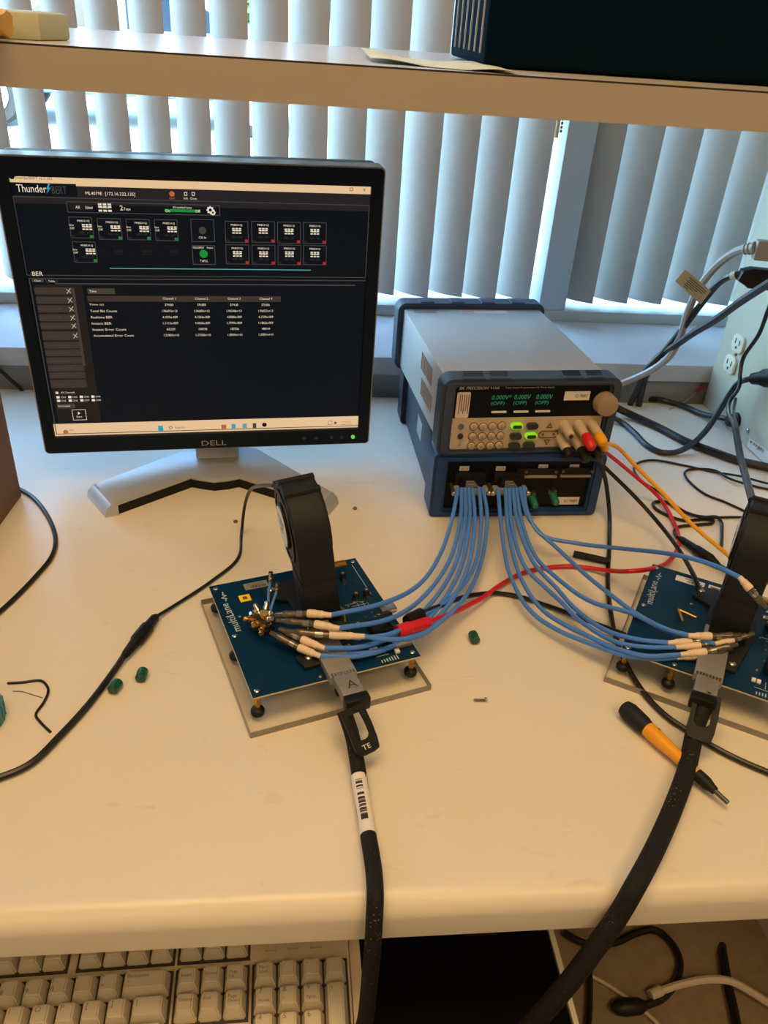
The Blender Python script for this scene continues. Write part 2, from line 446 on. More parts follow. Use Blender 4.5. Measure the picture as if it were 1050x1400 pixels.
# window: frame rails, mullion, glass
win = bpy.data.objects.new('window_1', None); COL.objects.link(win); win['kind'] = 'structure'
win['label'] = 'wide office window with grey frame behind vertical blinds'
MB().box(-1.55, 1.65, 1.421, 1.60, 0.066, 0.0855, bev=0.001).build('bottom_rail', 'frame_paint', win)
MB().box(-1.55, 1.65, 1.50, 1.60, 1.56, 1.62).build('top_rail', 'frame_paint', win)
MB().box(-1.55, -1.49, 1.44, 1.60, 0.0855, 1.56).build('side_rail', 'frame_paint', win)
MB().box(1.59, 1.65, 1.44, 1.60, 0.0855, 1.56).build('side_rail', 'frame_paint', win)
MB().box(0.4385, 0.4885, 1.424, 1.60, 0.0855, 1.56, bev=0.001).build('mullion', 'frame_paint', win)
MB().box(-1.49, 0.4385, 1.57, 1.576, 0.0855, 1.56).build('pane', 'window_glass', win)
MB().box(0.4885, 1.59, 1.57, 1.576, 0.0855, 1.56).build('pane', 'window_glass', win)

# vertical blinds
def slat_mesh(w, ang, z0, z1, sag=0.007):
    """curved vinyl vane, near edge at the local origin, running back and to the left"""
    mb = MB(); n = 8
    def P(t, th):
        a = R(ang); x, y = -w * t * math.cos(a), w * t * math.sin(a)
        b = sag * 4 * t * (1 - t) + th                       # bows toward the room
        return x - b * math.sin(a), y - b * math.cos(a)
    poly = [P(k / n, 0) for k in range(n + 1)] + [P(k / n, 0.0009) for k in range(n, -1, -1)]
    mb.prism(poly, 'z', z0, z1)
    return mb
def blind(name, label, xs, bottoms):
    t = thing(name, label, 'blinds', (0, 1.44, 0), group='vertical blinds in the window')
    MB().box(min(xs) - 0.08, max(xs) + 0.02, 0.0, 0.045, 1.50, 1.555, bev=0.003).build('headrail', 'frame_paint', t)
    first = None
    for x, b in zip(xs, bottoms):
        if first is None:
            s = slat_mesh(0.0775, 39, 0.0, 1.40).build('slat', 'blind_vinyl', t, ang=60); first = s
        else:
            s = first.copy(); COL.objects.link(s); s.parent = t
        s.location = (x, 0, 0.098 + b); s.rotation_euler = (random.uniform(-0.004, 0.004), random.uniform(-0.003, 0.003), R(random.uniform(-2.2, 2.2)))
    return t
xs = [0.359 - 0.0630 * k for k in range(-1, 21)]
bl = blind('vertical_blind', 'vertical blind of pale vinyl slats behind the monitor, left of the mullion', xs, [random.uniform(-0.003, 0.003) for _ in xs])
mb = MB()
for k in range(16):
    c = (0.428, -0.012, 0.385 + 0.006 * k); mb.lathe((c[0], c[1], c[2] - 0.0026), (c[0], c[1], c[2] + 0.0026), [(0, .0006), (.25, .0022), (.75, .0022), (1, .0006)], 8)
mb.build('bead_chain', 'dull_steel', bl)
MB().cyl((0.4215, -0.012, 0.375), (0.4215, -0.012, 0.75), 0.0035, 10).build('tilt_wand', 'label_tan', bl)
xs = [0.545 + 0.0665 * k for k in range(-0, 16)]
blind('vertical_blind', 'vertical blind of pale vinyl slats behind the cables, right of the mullion', xs, [random.uniform(-0.003, 0.003) for _ in xs])

# ------------------------------------------------------------------ outside the window
g = MB().box(-30, 30, 1.7, 60, FZ - 0.3, FZ - 0.02).build('pavement', 'asphalt'); g['kind'] = 'structure'; g['label'] = 'bright sunlit pavement outside the window'
b = thing('building', 'pale stucco building across the street seen between the slats', 'building', (0, 34, FZ - 0.02))
MB().box(-26, 4, 0, 6, 0, 4.2).build('wall', 'stucco', b)
for k in range(7): MB().box(-24 + 4 * k, -22.2 + 4 * k, -0.05, 0.0, 1.0, 2.6).build('window', 'car_glass', b)
MB().box(-26.3, 4.3, -0.3, 6.3, 4.2, 4.5).build('roof_edge', 'stucco', b)
def car(name, label, loc, rz, paint):
    t = thing(name, label, 'car', loc, rz)
    prof = [(-2.2, .35), (-2.25, .75), (-2.0, .92), (-1.25, 1.0), (-.55, 1.42), (.75, 1.45), (1.55, 1.02), (2.15, .9), (2.25, .6), (2.2, .35)]
    MB().prism(prof, 'y', -.85, .85, bev=.06, seg=3).build('body', paint, t)
    for y in (-.865, .855):
        MB().prism([(-1.05, 1.0), (-.5, 1.34), (.02, 1.36), (.02, 1.0)], 'y', y, y + .012).build('side_window', 'car_glass', t)
        MB().prism([(.1, 1.0), (.1, 1.36), (.68, 1.37), (1.3, 1.02)], 'y', y, y + .012).build('side_window', 'car_glass', t)
    for x in (-1.4, 1.4):
        for y in (-.9, .68):
            w = MB().cyl((x, y, .33), (x, y + .22, .33), .33, 24, .03).build('wheel', 'tyre', t)
            MB().cyl((x, y - .012, .33), (x, y + .232, .33), .2, 20).build('hub', 'silver_plastic', w)
    return t
mat('car_white', (0.86, 0.87, 0.88), 0.25, 0.0, var=0.02, coat=0.6)
car('parked_car', 'blue-grey parked car outside the window, seen between slats above the monitor', (-2.0, 11.0, FZ - 0.02), R(4), 'car_paint')
car('parked_car', 'white parked car farther off outside the window, seen at the far left', (-7.6, 15.5, FZ - 0.02), R(-3), 'car_white')
def shrub(name, label, loc, rx, ry, rz, n, m, trunk=0.0):
    t = thing(name, label, 'tree' if trunk else 'shrub', loc)
    mb = MB()
    for _ in range(n):
        while True:
            p = Vector((random.uniform(-1, 1), random.uniform(-1, 1), random.uniform(-1, 1)))
            if 0.35 < p.length < 1: break
        p = Vector((p.x * rx, p.y * ry, p.z * rz + rz + trunk))
        a = Vector((random.gauss(0, 1), random.gauss(0, 1), random.gauss(0, 1))).normalized(); c = a.orthogonal().normalized()
        L = random.uniform(.10, .2)
        mb._add([p - a * L, p + c * L * .4, p + a * L, p - c * L * .4], [(0, 1, 2, 3)])
    o = mb.build('foliage', m, t, smooth=False, fix=False); o['kind'] = 'stuff'
    MB().cyl((0, 0, 0), (0, 0, trunk + rz), .09, 8).build('trunk', 'bark', t)
for x, y, rx, rz, tr, m, lab in [
        (-6.9, 20, 1.3, 1.1, .8, 'leaf_dark', 'dark leafy tree outside the window at the far left'),
        (-5.0, 17, 1.1, 1.0, .8, 'leaf', 'round leafy tree outside the window, second from the left'),
        (-3.8, 19.2, 1.0, 1.1, .7, 'leaf_dark', 'dark leafy tree outside the window above the monitor'),
        (-2.2, 17, .9, 1.0, .7, 'leaf_dark', 'leafy tree outside the window, seen just left of the middle'),
        (-1.1, 15, .6, 1.0, .6, 'leaf', 'bright green tree outside the window, seen through the last open gap'),
        (-4.6, 23.5, 2.2, .6, 0, 'leaf_dark', 'low dark shrub behind the outside trees')]:
    shrub('leafy_tree' if tr else 'leafy_shrub', lab, (x, y, FZ - 0.02), rx, rx * .7, rz, 1900, m, tr)

# ------------------------------------------------------------------ desk, tray, shelf
DY = 0.328
desk = thing('desk', 'off-white laminate desk with rounded front edge', 'desk', (0, 0, FZ))
prof = [(1.205, -0.038), (1.205, 0.0), (DY + 0.016, 0.0)]
for k in range(1, 9):
    a = R(90 + 80 * k / 8); prof.append((DY + 0.016 + 0.018 * math.cos(a), -0.018 + 0.018 * math.sin(a)))
prof += [(DY - 0.002, -0.036), (DY + 0.004, -0.0445), (DY + 0.03, -0.0445), (DY + 0.034, -0.038)]
prof = [(y, z - FZ) for y, z in prof]
MB().prism(prof, 'x', -1.5, 1.45).build('desk_top', 'laminate', desk, ang=30)
for x in (-1.47, 0.78):
    MB().box(x, x + 0.03, 0.42, 1.19, 0.0, -FZ - 0.0445, bev=0.002).build('leg_panel', 'laminate', desk)
MB().box(-1.44, 0.78, 1.15, 1.17, 0.25, -FZ - 0.0445).build('back_panel', 'laminate', desk)

tray = thing('keyboard_tray', 'black keyboard tray under the desk front with a thin pale side edge', 'tray', (0, 0, -0.168))
MB().box(-0.62, 0.2275, 0.05, 0.47, -0.012, 0.0, bev=0.002).build('platform', 'tray_black', tray)
MB().box(0.228, 0.2325, 0.05, 0.47, -0.013, 0.002).build('edge_strip', 'laminate', tray)
for x in (-0.5, 0.15):
    MB().box(x, x + 0.03, 0.40, 0.70, 0.0, 0.1235).build('slide_bracket', 'dull_steel', tray)

sh = thing('overhead_shelf', 'tan laminate shelf spanning above the monitor in front of the window', 'shelf', (0, 0, 0))
SY, SZ = 0.77, 0.4925
MB().box(-1.2, 1.25, SY + 0.002, 1.20, SZ - 0.032, SZ).build('board', 'shelf_top', sh)
MB().box(-1.2, 1.25, SY, SY + 0.0021, SZ - 0.0323, SZ - 0.0012).build('front_edge_band', 'shelf_laminate', sh)
MB().box(-1.2, 1.25, SY + 0.0005, SY + 0.0022, SZ - 0.0012, SZ + 0.0003).build('edge_seam', 'dark_seam', sh)
for x in (-1.2, 1.22):
    MB().box(x, x + 0.03, 0.80, 1.195, 0.0, SZ - 0.032).build('end_panel', 'shelf_laminate', sh)

# ------------------------------------------------------------------ things on the shelf
case = thing('equipment_case', 'large black equipment case with ribbed front corner on the shelf', 'equipment case', (0.172, 0.86, SZ), R(0))
# front face runs toward the right and slightly away; ribs along the left side
MB().box(0.0, 0.62, 0.0, 0.20, 0.002, 0.40, bev=0.004, seg=3).build('housing', 'case_black', case)
for k in range(6):
    y = 0.018 + 0.030 * k
    MB().box(-0.0016, 0.006, y, y + 0.0022, 0.012, 0.39, bev=0.0004).build('rib', 'rib_grey', case)
for x in (0.03, 0.55):
    for y in (0.03, 0.17): MB().cyl((x, y, 0), (x, y, 0.003), 0.012, 16).build('foot', 'rubber_black', case)

pm = MB(); N = 14
ptop = []
for i in range(N + 1):
    for j in range(5):
        u, v = i / N, j / 4
        z = 0.0012 + 0.006 * max(0, 0.22 - u) / 0.22 * (0.4 + 0.6 * v) + 0.002 * math.sin(u * 9)
        ptop.append((u * 0.125, v * 0.14 - 0.03 * u + 0.02 * (1 - u), max(z, 0.0006)))
vs = [pm.bm.verts.new(p) for p in ptop] + [pm.bm.verts.new((p[0], p[1], p[2] - 0.0005)) for p in ptop]
O = len(ptop)
for i in range(N):
    for j in range(4):
        a = i * 5 + j; b = a + 1; c = a + 6; d = a + 5
        pm.bm.faces.new([vs[a], vs[d], vs[c], vs[b]]); pm.bm.faces.new([vs[O + a], vs[O + b], vs[O + c], vs[O + d]])
o = pm.build('paper_sheet', 'paper', smooth=True, ang=60)
o.location = (0.062, 0.805, SZ); tag(o, 'glossy cream paper sheet with curled corner lying on the shelf', 'paper')

fm = MB().prism([(0, 0), (.075, .01), (.095, .05), (.07, .085), (-.02, .08)], 'z', 0, 0.021, bev=.003)
o = fm.build('foam_block', 'foam_green'); o.location = (-0.295, 0.80, SZ); tag(o, 'pale green foam block at the left end of the shelf', 'foam block')
o.rotation_euler = (0, 0, R(8))
cm = MB(); rings = []
for i in range(13):
    u = i / 12; rr = []
    for k in range(14):
        a = 2 * math.pi * k / 14
        wob = 1 + .16 * math.sin(3 * a + 5 * u) + .1 * math.sin(7 * a - 9 * u)
        rr.append((-0.09 + .105 * u, .028 * math.cos(a) * wob * (1.05 - .35 * u * u), .013 + .0125 * math.sin(a) * wob * (1.1 - .4 * u * u)))
    rings.append(rr)
cm.loft(rings)
o = cm.build('crumpled_cloth', 'cloth_yellow', ang=70); o.location = (-0.250, 0.776, SZ - 0.0005); tag(o, 'crumpled yellow cloth at the front left end of the shelf', 'cloth')

# ------------------------------------------------------------------ monitor (local: x right, y back, z up, origin at screen bottom centre on the desk)
mon = thing('monitor', 'black-framed flat monitor on a silver stand showing a dark test program', 'monitor', (-0.110, 0.934, 0.0), 0.105)
head = part_empty('display_head', mon, (0, 0, 0.067), (0.026, 0, 0))
W2 = 0.188; SH = 0.301
outer = rrect(-0.2005, 0.2015, -0.0205, 0.3195, 0.004, 3)
inner = rrect(-W2, W2, 0.0, SH, 0.0005, 3)
MB().ring(outer, inner, 'y', -0.006, 0.014).build('bezel', 'bezel_black', head)
MB().ring(rrect(-0.2022, 0.2032, -0.0222, 0.3212, 0.005, 3), rrect(-0.2004, 0.2014, -0.0204, 0.3194, 0.004, 3), 'y', -0.004, 0.020).build('silver_rim', 'silver_trim', head)
MB().prism(rrect(-0.2, 0.201, -0.02, 0.319, 0.006, 3), 'y', 0.0142, 0.055, bev=0.008).build('rear_shell', 'black_plastic', head)

glow('ui_black', (0.05, 0.085, 0.12), 0.55)
glow('ui_bar', (0.95, 0.80, 0.62), 0.85)
glow('ui_white', (0.92, 0.86, 0.76), 0.95)
glow('ui_dim', (0.36, 0.35, 0.34), 0.55)
glow('ui_grey', (0.33, 0.29, 0.25), 0.65)
glow('ui_panel', (0.145, 0.125, 0.115), 0.8)
glow('ui_slot', (0.27, 0.225, 0.195), 0.8)
glow('ui_header', (0.16, 0.14, 0.15), 0.8)
glow('ui_green', (0.10, 0.55, 0.22), 0.9)
glow('ui_red', (0.80, 0.16, 0.14), 0.8)
glow('ui_orange', (0.80, 0.42, 0.25), 0.8)
glow('ui_teal', (0.40, 0.72, 0.70), 0.75)
glow('ui_cyan', (0.20, 0.62, 0.75), 0.9)
glow('ui_brown', (0.55, 0.42, 0.28), 0.6)

scr = MB().box(-W2, W2, 0.0, 0.004, 0.0, SH).build('screen', 'ui_black', head, smooth=False)
LAY = {}
def L(m, name=None):
    k = (m, name)
    if k not in LAY: LAY[k] = MB()
    return LAY[k]
def urect(m, p, q, z=1, name=None):
    """filled rectangle between two screen points; z = layer"""
    y = -0.00012 * z
    x0, x1 = sorted((p[0], q[0])); z0, z1 = sorted((p[1], q[1]))
    L(m, name).quad([(x0, y, z0), (x1, y, z0), (x1, y, z1), (x0, y, z1)])
def uframe(m, p, q, w=0.0007, z=2):
    x0, x1 = sorted((p[0], q[0])); z0, z1 = sorted((p[1], q[1]))
    urect(m, (x0, z0), (x1, z0 + w), z); urect(m, (x0, z1 - w), (x1, z1), z)
    urect(m, (x0, z0), (x0 + w, z1), z); urect(m, (x1 - w, z0), (x1, z1), z)
def utext(m, s, p, h, w=None, z=4, c=False):
    """text with left (or centre) point p, letter height h"""
    me, x0, x1, y0, y1 = textmesh(s)
    ww = w or (x1 - x0) * h / (y1 - y0)
    px_ = p[0] - (ww / 2 if c else 0)
    put_text(L(m), s, (px_, -0.00012 * z, p[1] - h / 2), (1, 0, 0), (0, 0, 1), width=ww, height=h)
def udisc(m, p, r, z=3, n=18):
    L(m).quad([(p[0] + r * math.cos(2 * math.pi * k / n), -0.00012 * z, p[1] + r * math.sin(2 * math.pi * k / n)) for k in range(n)])

# title bar and header
urect('ui_bar', (-W2, 0.2918), (W2, SH), 1, 'title_bar')
utext('ui_brown', 'ThunderBERT v2.7.103', (-0.1829,0.2986), 0.0028, 0.036)
udisc('ui_black', (-0.1855,0.2996), 0.0028)
utext('ui_brown', 'x', (0.1792,0.2964), 0.003); uframe('ui_brown', (0.1643,0.2983), (0.1681,0.2949), 0.0006, 4)
urect('ui_header', (-W2, 0.2735), (W2, 0.2918), 1)
urect('ui_black', (-0.1886,0.2939), (-0.1241,0.2812), 2)
utext('ui_white', 'Thunder', (-0.1829,0.2883), 0.0075, 0.029)
L('ui_cyan').quad([(p[0], -0.0005, p[1]) for p in ((-0.1512,0.2935), (-0.1542,0.288), (-0.1524,0.2879), (-0.1546,0.2833), (-0.1493,0.2896), (-0.1514,0.2898), (-0.1494,0.2934))])
utext('ui_dim', 'BERT', (-0.1486,0.2875), 0.0075, 0.0145)
utext('ui_white', 'ML4079E  [172.16.222.135]', (-0.1157,0.2847), 0.0042, 0.050)
udisc('ui_orange', (-0.0276,0.2867), 0.0028); utext('ui_orange', 'On/1', (-0.028,0.2822), 0.0022, c=True)
uframe('ui_white', (-0.0149,0.2889), (-0.0117,0.2852), 0.0006); utext('ui_white', 'Info', (-0.0134,0.2826), 0.0022, c=True)
uframe('ui_white', (-0.0069,0.2891), (-0.0037,0.2854), 0.0006); utext('ui_white', 'Close', (-0.0054,0.2825), 0.0022, c=True)
# main frame lines
uframe('ui_dim', (-0.1882,0.2803), (0.1879,0.1978), 0.0008)
urect('ui_grey', (0.1831,0.2781), (0.1852,0.2781), 2, name='grey_control1')
uframe('ui_dim', (-0.1867,0.195), (0.1937,0.0021), 0.0010)
urect('ui_dim', (-0.1605,0.1883), (0.176, (0.0178,0.1889)[1]+0.0007), 2)
# top toolbar
uframe('ui_dim', (-0.1364,0.2765), (0.0221,0.2651), 0.0008)
urect('ui_panel', (-0.1338,0.2747), (-0.1112,0.2679), 2)
utext('ui_white', 'All', (-0.1277,0.2708), 0.0028); utext('ui_white', 'Edited', (-0.1175,0.2707), 0.0028, 0.007)
def lanes(c, m='ui_white', s=1.0):
    for dx in (-0.0042, 0, 0.0042):
        for dz in (-0.0026, 0.0008, 0.0030):
            urect(m, (c[0] + (dx - 0.0016) * s, c[1] + (dz - 0.0008) * s), (c[0] + (dx + 0.0016) * s, c[1] + (dz + 0.0008) * s), 4)
    urect(m, (c[0] - 0.0048 * s, c[1] - 0.0003), (c[0] + 0.0048 * s, c[1] + 0.0003), 4)
lanes((-0.0979,0.2708), s=1.15)
utext('ui_white', '2', (-0.0826,0.2711), 0.005); utext('ui_white', 'Taps', (-0.079,0.2697), 0.0035)
utext('ui_white', 'All enabled lanes', (-0.0179,0.273), 0.0022, 0.020, c=True)
urect('ui_green', (-0.0365,0.2711), (0.0011,0.2681), 3)
utext('ui_white', 'On', (-0.0359,0.2692), 0.0028, z=5); utext('ui_white', 'Off', (-0.0043,0.2695), 0.0028, z=5)
for c, r in (((0.0118,0.271), 0.0034), ((0.0144,0.2684), 0.0022)):
    for k in range(8):
        a = 2 * math.pi * k / 8; urect('ui_white', (c[0] + r * math.cos(a) - .0007, c[1] + r * math.sin(a) - .0007), (c[0] + r * math.cos(a) + .0007, c[1] + r * math.sin(a) + .0007), 4)
    udisc('ui_white', c, r, 4); udisc('ui_black', c, r * .5, 5)
# channel boxes
def chbox(p, q, on=True, right=False):
    x0, x1 = p[0], q[0]; z0, z1 = min(p[1], q[1]), max(p[1], q[1]); cx = (x0 + x1) / 2 + (0 if right else 0.003)
    m = 'ui_white' if on else 'ui_panel'
    if on: uframe('ui_dim', p, q, 0.0007)
    utext(m, 'PRBS31Q', (cx, z1 - 0.0042), 0.0023, 0.0125, c=True)
    lanes((cx + (0 if right else 0.003), z1 - 0.0105), m, 0.85)
    if not right:
        utext(m, 'Inv', (x0 + 0.0002, z1 - 0.0085), 0.0022, 0.0045); utext(m, 'Off', (x0 + 0.0004, z1 - 0.0118), 0.0022, 0.0045)
    if on:
        utext('ui_grey', '0.5V - 0.0', (cx, z0 + 0.0062), 0.0020, 0.011, c=True)
        urect('ui_red' if right else 'ui_green', (x1 - 0.0042, z0 + 0.0008), (x1 - 0.0008, z0 + 0.0036), 3)
        utext('ui_dim', 'Tx', (x0 + 0.0014, z0 + 0.0024), 0.0018)
for i in range(4):
    u = 93 + 38.8 * i
    chbox(*(((-0.1365,0.2609), (-0.1127,0.2385)), ((-0.1077,0.26), (-0.0832,0.2375)), ((-0.0781,0.2599), (-0.0532,0.2376)), ((-0.0485,0.2601), (-0.024,0.2372)))[i])
    chbox(*(((-0.1364,0.2351), (-0.1121,0.2126)), ((-0.1071,0.2347), (-0.0828,0.2121)), ((-0.0781,0.2348), (-0.053,0.2124)), ((-0.0487,0.2349), (-0.0238,0.2123)))[i], on=(i == 0))
    chbox(*(((0.0266,0.2598), (0.0522,0.2364)), ((0.0556,0.2603), (0.0816,0.2369)), ((0.0842,0.2601), (0.1105,0.2365)), ((0.1132,0.2603), (0.1398,0.2365)))[i], right=True)
    chbox(*(((0.0263,0.2344), (0.0524,0.2123)), ((0.0554,0.2345), (0.0818,0.2122)), ((0.0845,0.2349), (0.1112,0.2121)), ((0.1135,0.2349), (0.1405,0.2124)))[i], right=True)
uframe('ui_dim', (-0.0102,0.2613), (0.0152,0.2367), 0.0008); udisc('ui_grey', (0.0022,0.2491), 0.0040); utext('ui_white', 'Clk In', (0.0018,0.2416), 0.0024, c=True)
uframe('ui_dim', (-0.0104,0.2331), (0.0148,0.2115), 0.0008); udisc('ui_green', (0.0021,0.2236), 0.0045); utext('ui_white', 'TxPLL', (0.0021,0.2158), 0.0024, c=True)
utext('ui_white', 'MEASUREMENT', (-0.0031,0.2304), 0.0022, 0.012, c=True); utext('ui_white', 'Status', (0.0093,0.2305), 0.002, c=True)
urect('ui_teal', (-0.1004,0.207), ((0.1227,0.2062)[0], (-0.1004,0.207)[1] - 0.0009), 3)
# lower tabs and side list
utext('ui_white', 'BER', (-0.1821,0.1999), 0.0045, 0.011)
urect('ui_grey', (-0.1837,0.1946), (-0.1712,0.1907), 3, name='grey_control2'); utext('ui_white', 'Chart', (-0.1811,0.1922), 0.002); utext('ui_white', 'Table', (-0.1668,0.1919), 0.0022)
uframe('ui_dim', (-0.1693,0.1951), (-0.1571,0.1904), 0.0006)
urect('ui_panel', (-0.1818,0.1878), ((-0.132,0.1097)[0], (-0.1816,0.019)[1]), 1)
urect('ui_grey', ((-0.1437,0.1188)[0], (-0.142,0.1839)[1]), ((-0.1409,0.1188)[0], (-0.1384,0.0916)[1]), 3, name='scroll_bar')
slot_y = (397.5, 409.5, 421, 432.5, 443.5, 457, 470, 480.5, 491.5, 502, 512.5, 525)
names = ('Time', 'Total Bit Count', 'Realtime BER', 'Instant BER', 'Instant Error Count', 'Accumulated Error Count', 'Bit Count MSB/LSB', 'Realtime BER MSB', 'Realtime BER LSB', 'Instant BER MSB', 'Instant BER LSB', 'Accumulated Error Count')
sx0 = (-0.1829,0.1622)[0]; sx1 = (-0.1426,0.1622)[0]
zt = (-0.1814,0.1808)[1]; zb = (-0.1808,0.0691)[1]
for i, nme in enumerate(names):
    zc = zt + (zb - zt) * (slot_y[i] - slot_y[0]) / (slot_y[-1] - slot_y[0])
    hh = 0.0040 if i not in (5, 11) else 0.0052
    urect('ui_slot', (sx0, zc - hh), (sx1, zc + hh), 2)
    utext('ui_dim', nme, (sx0 + 0.002, zc), 0.0024, min(0.026, 0.0019 * len(nme)))
    if i < 6:
        c = (sx1 - 0.0045, zc)
        for sgn in (1, -1):
            L('ui_white').quad([(c[0] - .0026, -.0006, c[1] - sgn * .0026 - .0004), (c[0] - .0020, -.0006, c[1] - sgn * .0026 - .0004), (c[0] + .0026, -.0006, c[1] + sgn * .0026 + .0004), (c[0] + .0020, -.0006, c[1] + sgn * .0026 + .0004)])
urect('ui_white', (-0.179,0.0592), (-0.1761,0.0563), 3); utext('ui_white', 'All Channels', (-0.1734,0.0581), 0.0022, 0.016)
for i in range(4):
    for j in range(2):
        p = ((-0.179,0.0535)[0] + 0.0132 * i, (-0.179,0.0535)[1] - 0.0047 * j)
        urect('ui_white', p, (p[0] + 0.0036, p[1] - 0.0030), 3); utext('ui_white', ('CH1', 'CH2', 'CH3', 'CH4', 'CH5', 'CH6', 'CH7', 'CH8')[i + 4 * j], (p[0] + 0.0048, p[1] - 0.0015), 0.0021, 0.0055)
urect('ui_grey', (-0.1797,0.0434), (-0.1597,0.0371), 3, name='grey_control3'); utext('ui_white', 'Accumulated', (-0.1793,0.0405), 0.0020, 0.014)
uframe('ui_white', (-0.1642,0.0352), (-0.1484,0.021), 0.0005); utext('ui_white', 'Start', (-0.1567,0.0257), 0.0024, c=True)
L('ui_white').quad([(p[0], -0.0006, p[1]) for p in ((-0.1574,0.0326), (-0.1578,0.0282), (-0.1548,0.0304))])
# results table
urect('ui_grey', (-0.1273,0.184), (-0.0979,0.1774), 3, name='grey_control4'); utext('ui_white', 'Time', (-0.1253,0.1807), 0.0026)
urect('ui_slot', (-0.1284,0.1754), (0.0879,0.1687), 2)
cols = ((-0.04,0.1725)[0], (-0.0036,0.1726)[0], (0.0334,0.1727)[0], (0.07,0.1728)[0])
for k in range(4): utext('ui_white', 'Channel %d' % (k + 1), (cols[k] + 0.0005, (-0.0241,0.1726)[1]), 0.0026, 0.0145, c=True)
rows = (('Time (s)', '374.85', '374.858', '374.8', '373.856'), ('Total Bit Count', '1.96697e+13', '1.96683e+13', '1.96548e+13', '1.96057e+13'),
        ('Realtime BER', '4.1076e-009', '4.1536e-009', '4.0580e-009', '4.1769e-009'), ('Instant BER', '1.1113e-009', '9.4060e-009', '1.7799e-009', '1.1862e-009'),
        ('Instant Error Count', '65239', '104378', '187536', '488144'), ('Accumulated Error Count', '1.21803e+10', '1.27358e+10', '1.38596e+10', '1.33831e+10'))
for i, r in enumerate(rows):
    zc = (-0.1132,0.1652)[1] + ((-0.1095,0.1287)[1] - (-0.1132,0.1652)[1]) * i / 5
    utext('ui_white', r[0], ((-0.1273,0.1656)[0], zc), 0.0027, 0.00195 * len(r[0]))
    for k in range(4): utext('ui_white', r[k + 1], (cols[k], zc), 0.0027, 0.00155 * len(r[k + 1]) if len(r[k + 1]) > 8 else 0.0095, c=True)
# task bar
urect('ui_bar', (-W2, 0.0), (W2, 0.0165), 1, 'task_bar')
urect('ui_cyan', (-0.0655,0.0103), (-0.0595,0.0029), 3)
udisc('ui_brown', (-0.0502,0.0073), 0.0022); udisc('ui_bar', (-0.0502,0.0073), 0.0014, 4); utext('ui_brown', 'Search', (-0.0453,0.0071), 0.003, 0.012)
urect('ui_orange', (0.012,0.0094), (0.0181,0.0035), 3); urect('ui_cyan', (0.0248,0.01), (0.0296,0.0036), 3)
urect('ui_teal', (0.0385,0.0101), (0.0439,0.0037), 3); urect('ui_dim', (0.0514,0.0103), (0.0559,0.0033), 3); udisc('ui_black', (0.0662,0.0077), 0.0030)
uframe('ui_brown', (0.1483,0.0104), (0.1538,0.0049), 0.0005); udisc('ui_brown', (0.158,0.0075), 0.0018)
utext('ui_brown', '11:44:36 AM', (0.1652,0.0088), 0.0018, 0.013); utext('ui_brown', '10/25/2023', (0.1653,0.0048), 0.0018, 0.014)
utext('ui_brown', '64°F', (-0.1706,0.0077), 0.0022); utext('ui_brown', 'Sunny', (-0.1712,0.0031), 0.0022, 0.009); udisc('ui_orange', (-0.1751,0.0053), 0.003)
nm = {'ui_white': 'white_lettering', 'ui_bar': 'title_and_task_bars', 'ui_dim': 'outline_graphics', 'ui_grey': 'grey_controls', 'ui_panel': 'side_panel_graphic', 'ui_slot': 'list_slots', 'ui_header': 'header_band',
      'ui_green': 'green_indicators', 'ui_red': 'red_indicators', 'ui_orange': 'orange_icons', 'ui_teal': 'teal_line', 'ui_cyan': 'blue_icons', 'ui_brown': 'brown_lettering', 'ui_black': 'dark_graphics'}
for (m, own), mb in LAY.items():
    # flat print on the screen face, all facing the viewer
    o = mb.build(own.rstrip('0123456789') if own else nm[m], m, head, smooth=False, fix=False)

# maker's letters, buttons, power light, all on the bezel
mb = MB(); put_text(mb, 'DELL', ((-0.0136,-0.0181)[0], -0.0064, -0.0165), (1, 0, 0), (0, 0, 1), width=0.031, height=0.0068); mb.build('brand_lettering', 'silver_trim', head, smooth=False)
for p in ((0.1167,-0.0121), (0.1325,-0.0116), (0.1523,-0.0112), (0.1659,-0.0111)):
    MB().cyl((p[0], -0.0075, -0.0105), (p[0], -0.005, -0.0105), 0.0022, 12).build('button', 'button_dark', head)
glow('led_green', (0.45, 0.8, 0.25), 1.0)
MB().cyl((0.181, -0.0075, -0.0105), (0.181, -0.005, -0.0105), 0.0026, 12).build('power_light', 'led_green', head)

# stand: neck and V-shaped foot with black front edge
MB().prism([(0.020, 0.018), (0.060, 0.018), (0.085, 0.16), (0.056, 0.16), (0.030, 0.052)], 'x', -0.028 + 0.005, 0.033, bev=0.003).build('neck', 'silver_plastic', mon)
def to_local(pts, root_loc, rz):
    c, s = math.cos(-rz), math.sin(-rz); out = []
    for p in pts:
        x, y = p[0] - root_loc[0], p[1] - root_loc[1]
        out.append((c * x - s * y, s * x + c * y))
    return out
foot = to_local([(-0.2189,0.8374,0.016),(-0.1368,0.9064,0.016),(-0.124,0.9019,0.016),(-0.1072,0.8976,0.016),(-0.0893,0.9017,0.016),(-0.0759,0.9077,0.016),(0.0276,0.8459,0.016),(0.0401,0.8727,0.016),(-0.0562,0.9854,0.016),(-0.1087,1.0011,0.016),(-0.1499,0.9824,0.016),(-0.2501,0.8855,0.016)], (-0.110, 0.934), 0.105)
MB().prism(foot, 'z', 0.0115, 0.0175, bev=0.0025).build('foot_plate', 'silver_plastic', mon)
cx = sum(p[0] for p in foot) / len(foot); cy = sum(p[1] for p in foot) / len(foot)
MB().prism([(cx + (p[0] - cx) * 0.975, cy + (p[1] - cy) * 0.965 + 0.001) for p in foot], 'z', 0.0, 0.0118).build('foot_skirt', 'black_plastic', mon)
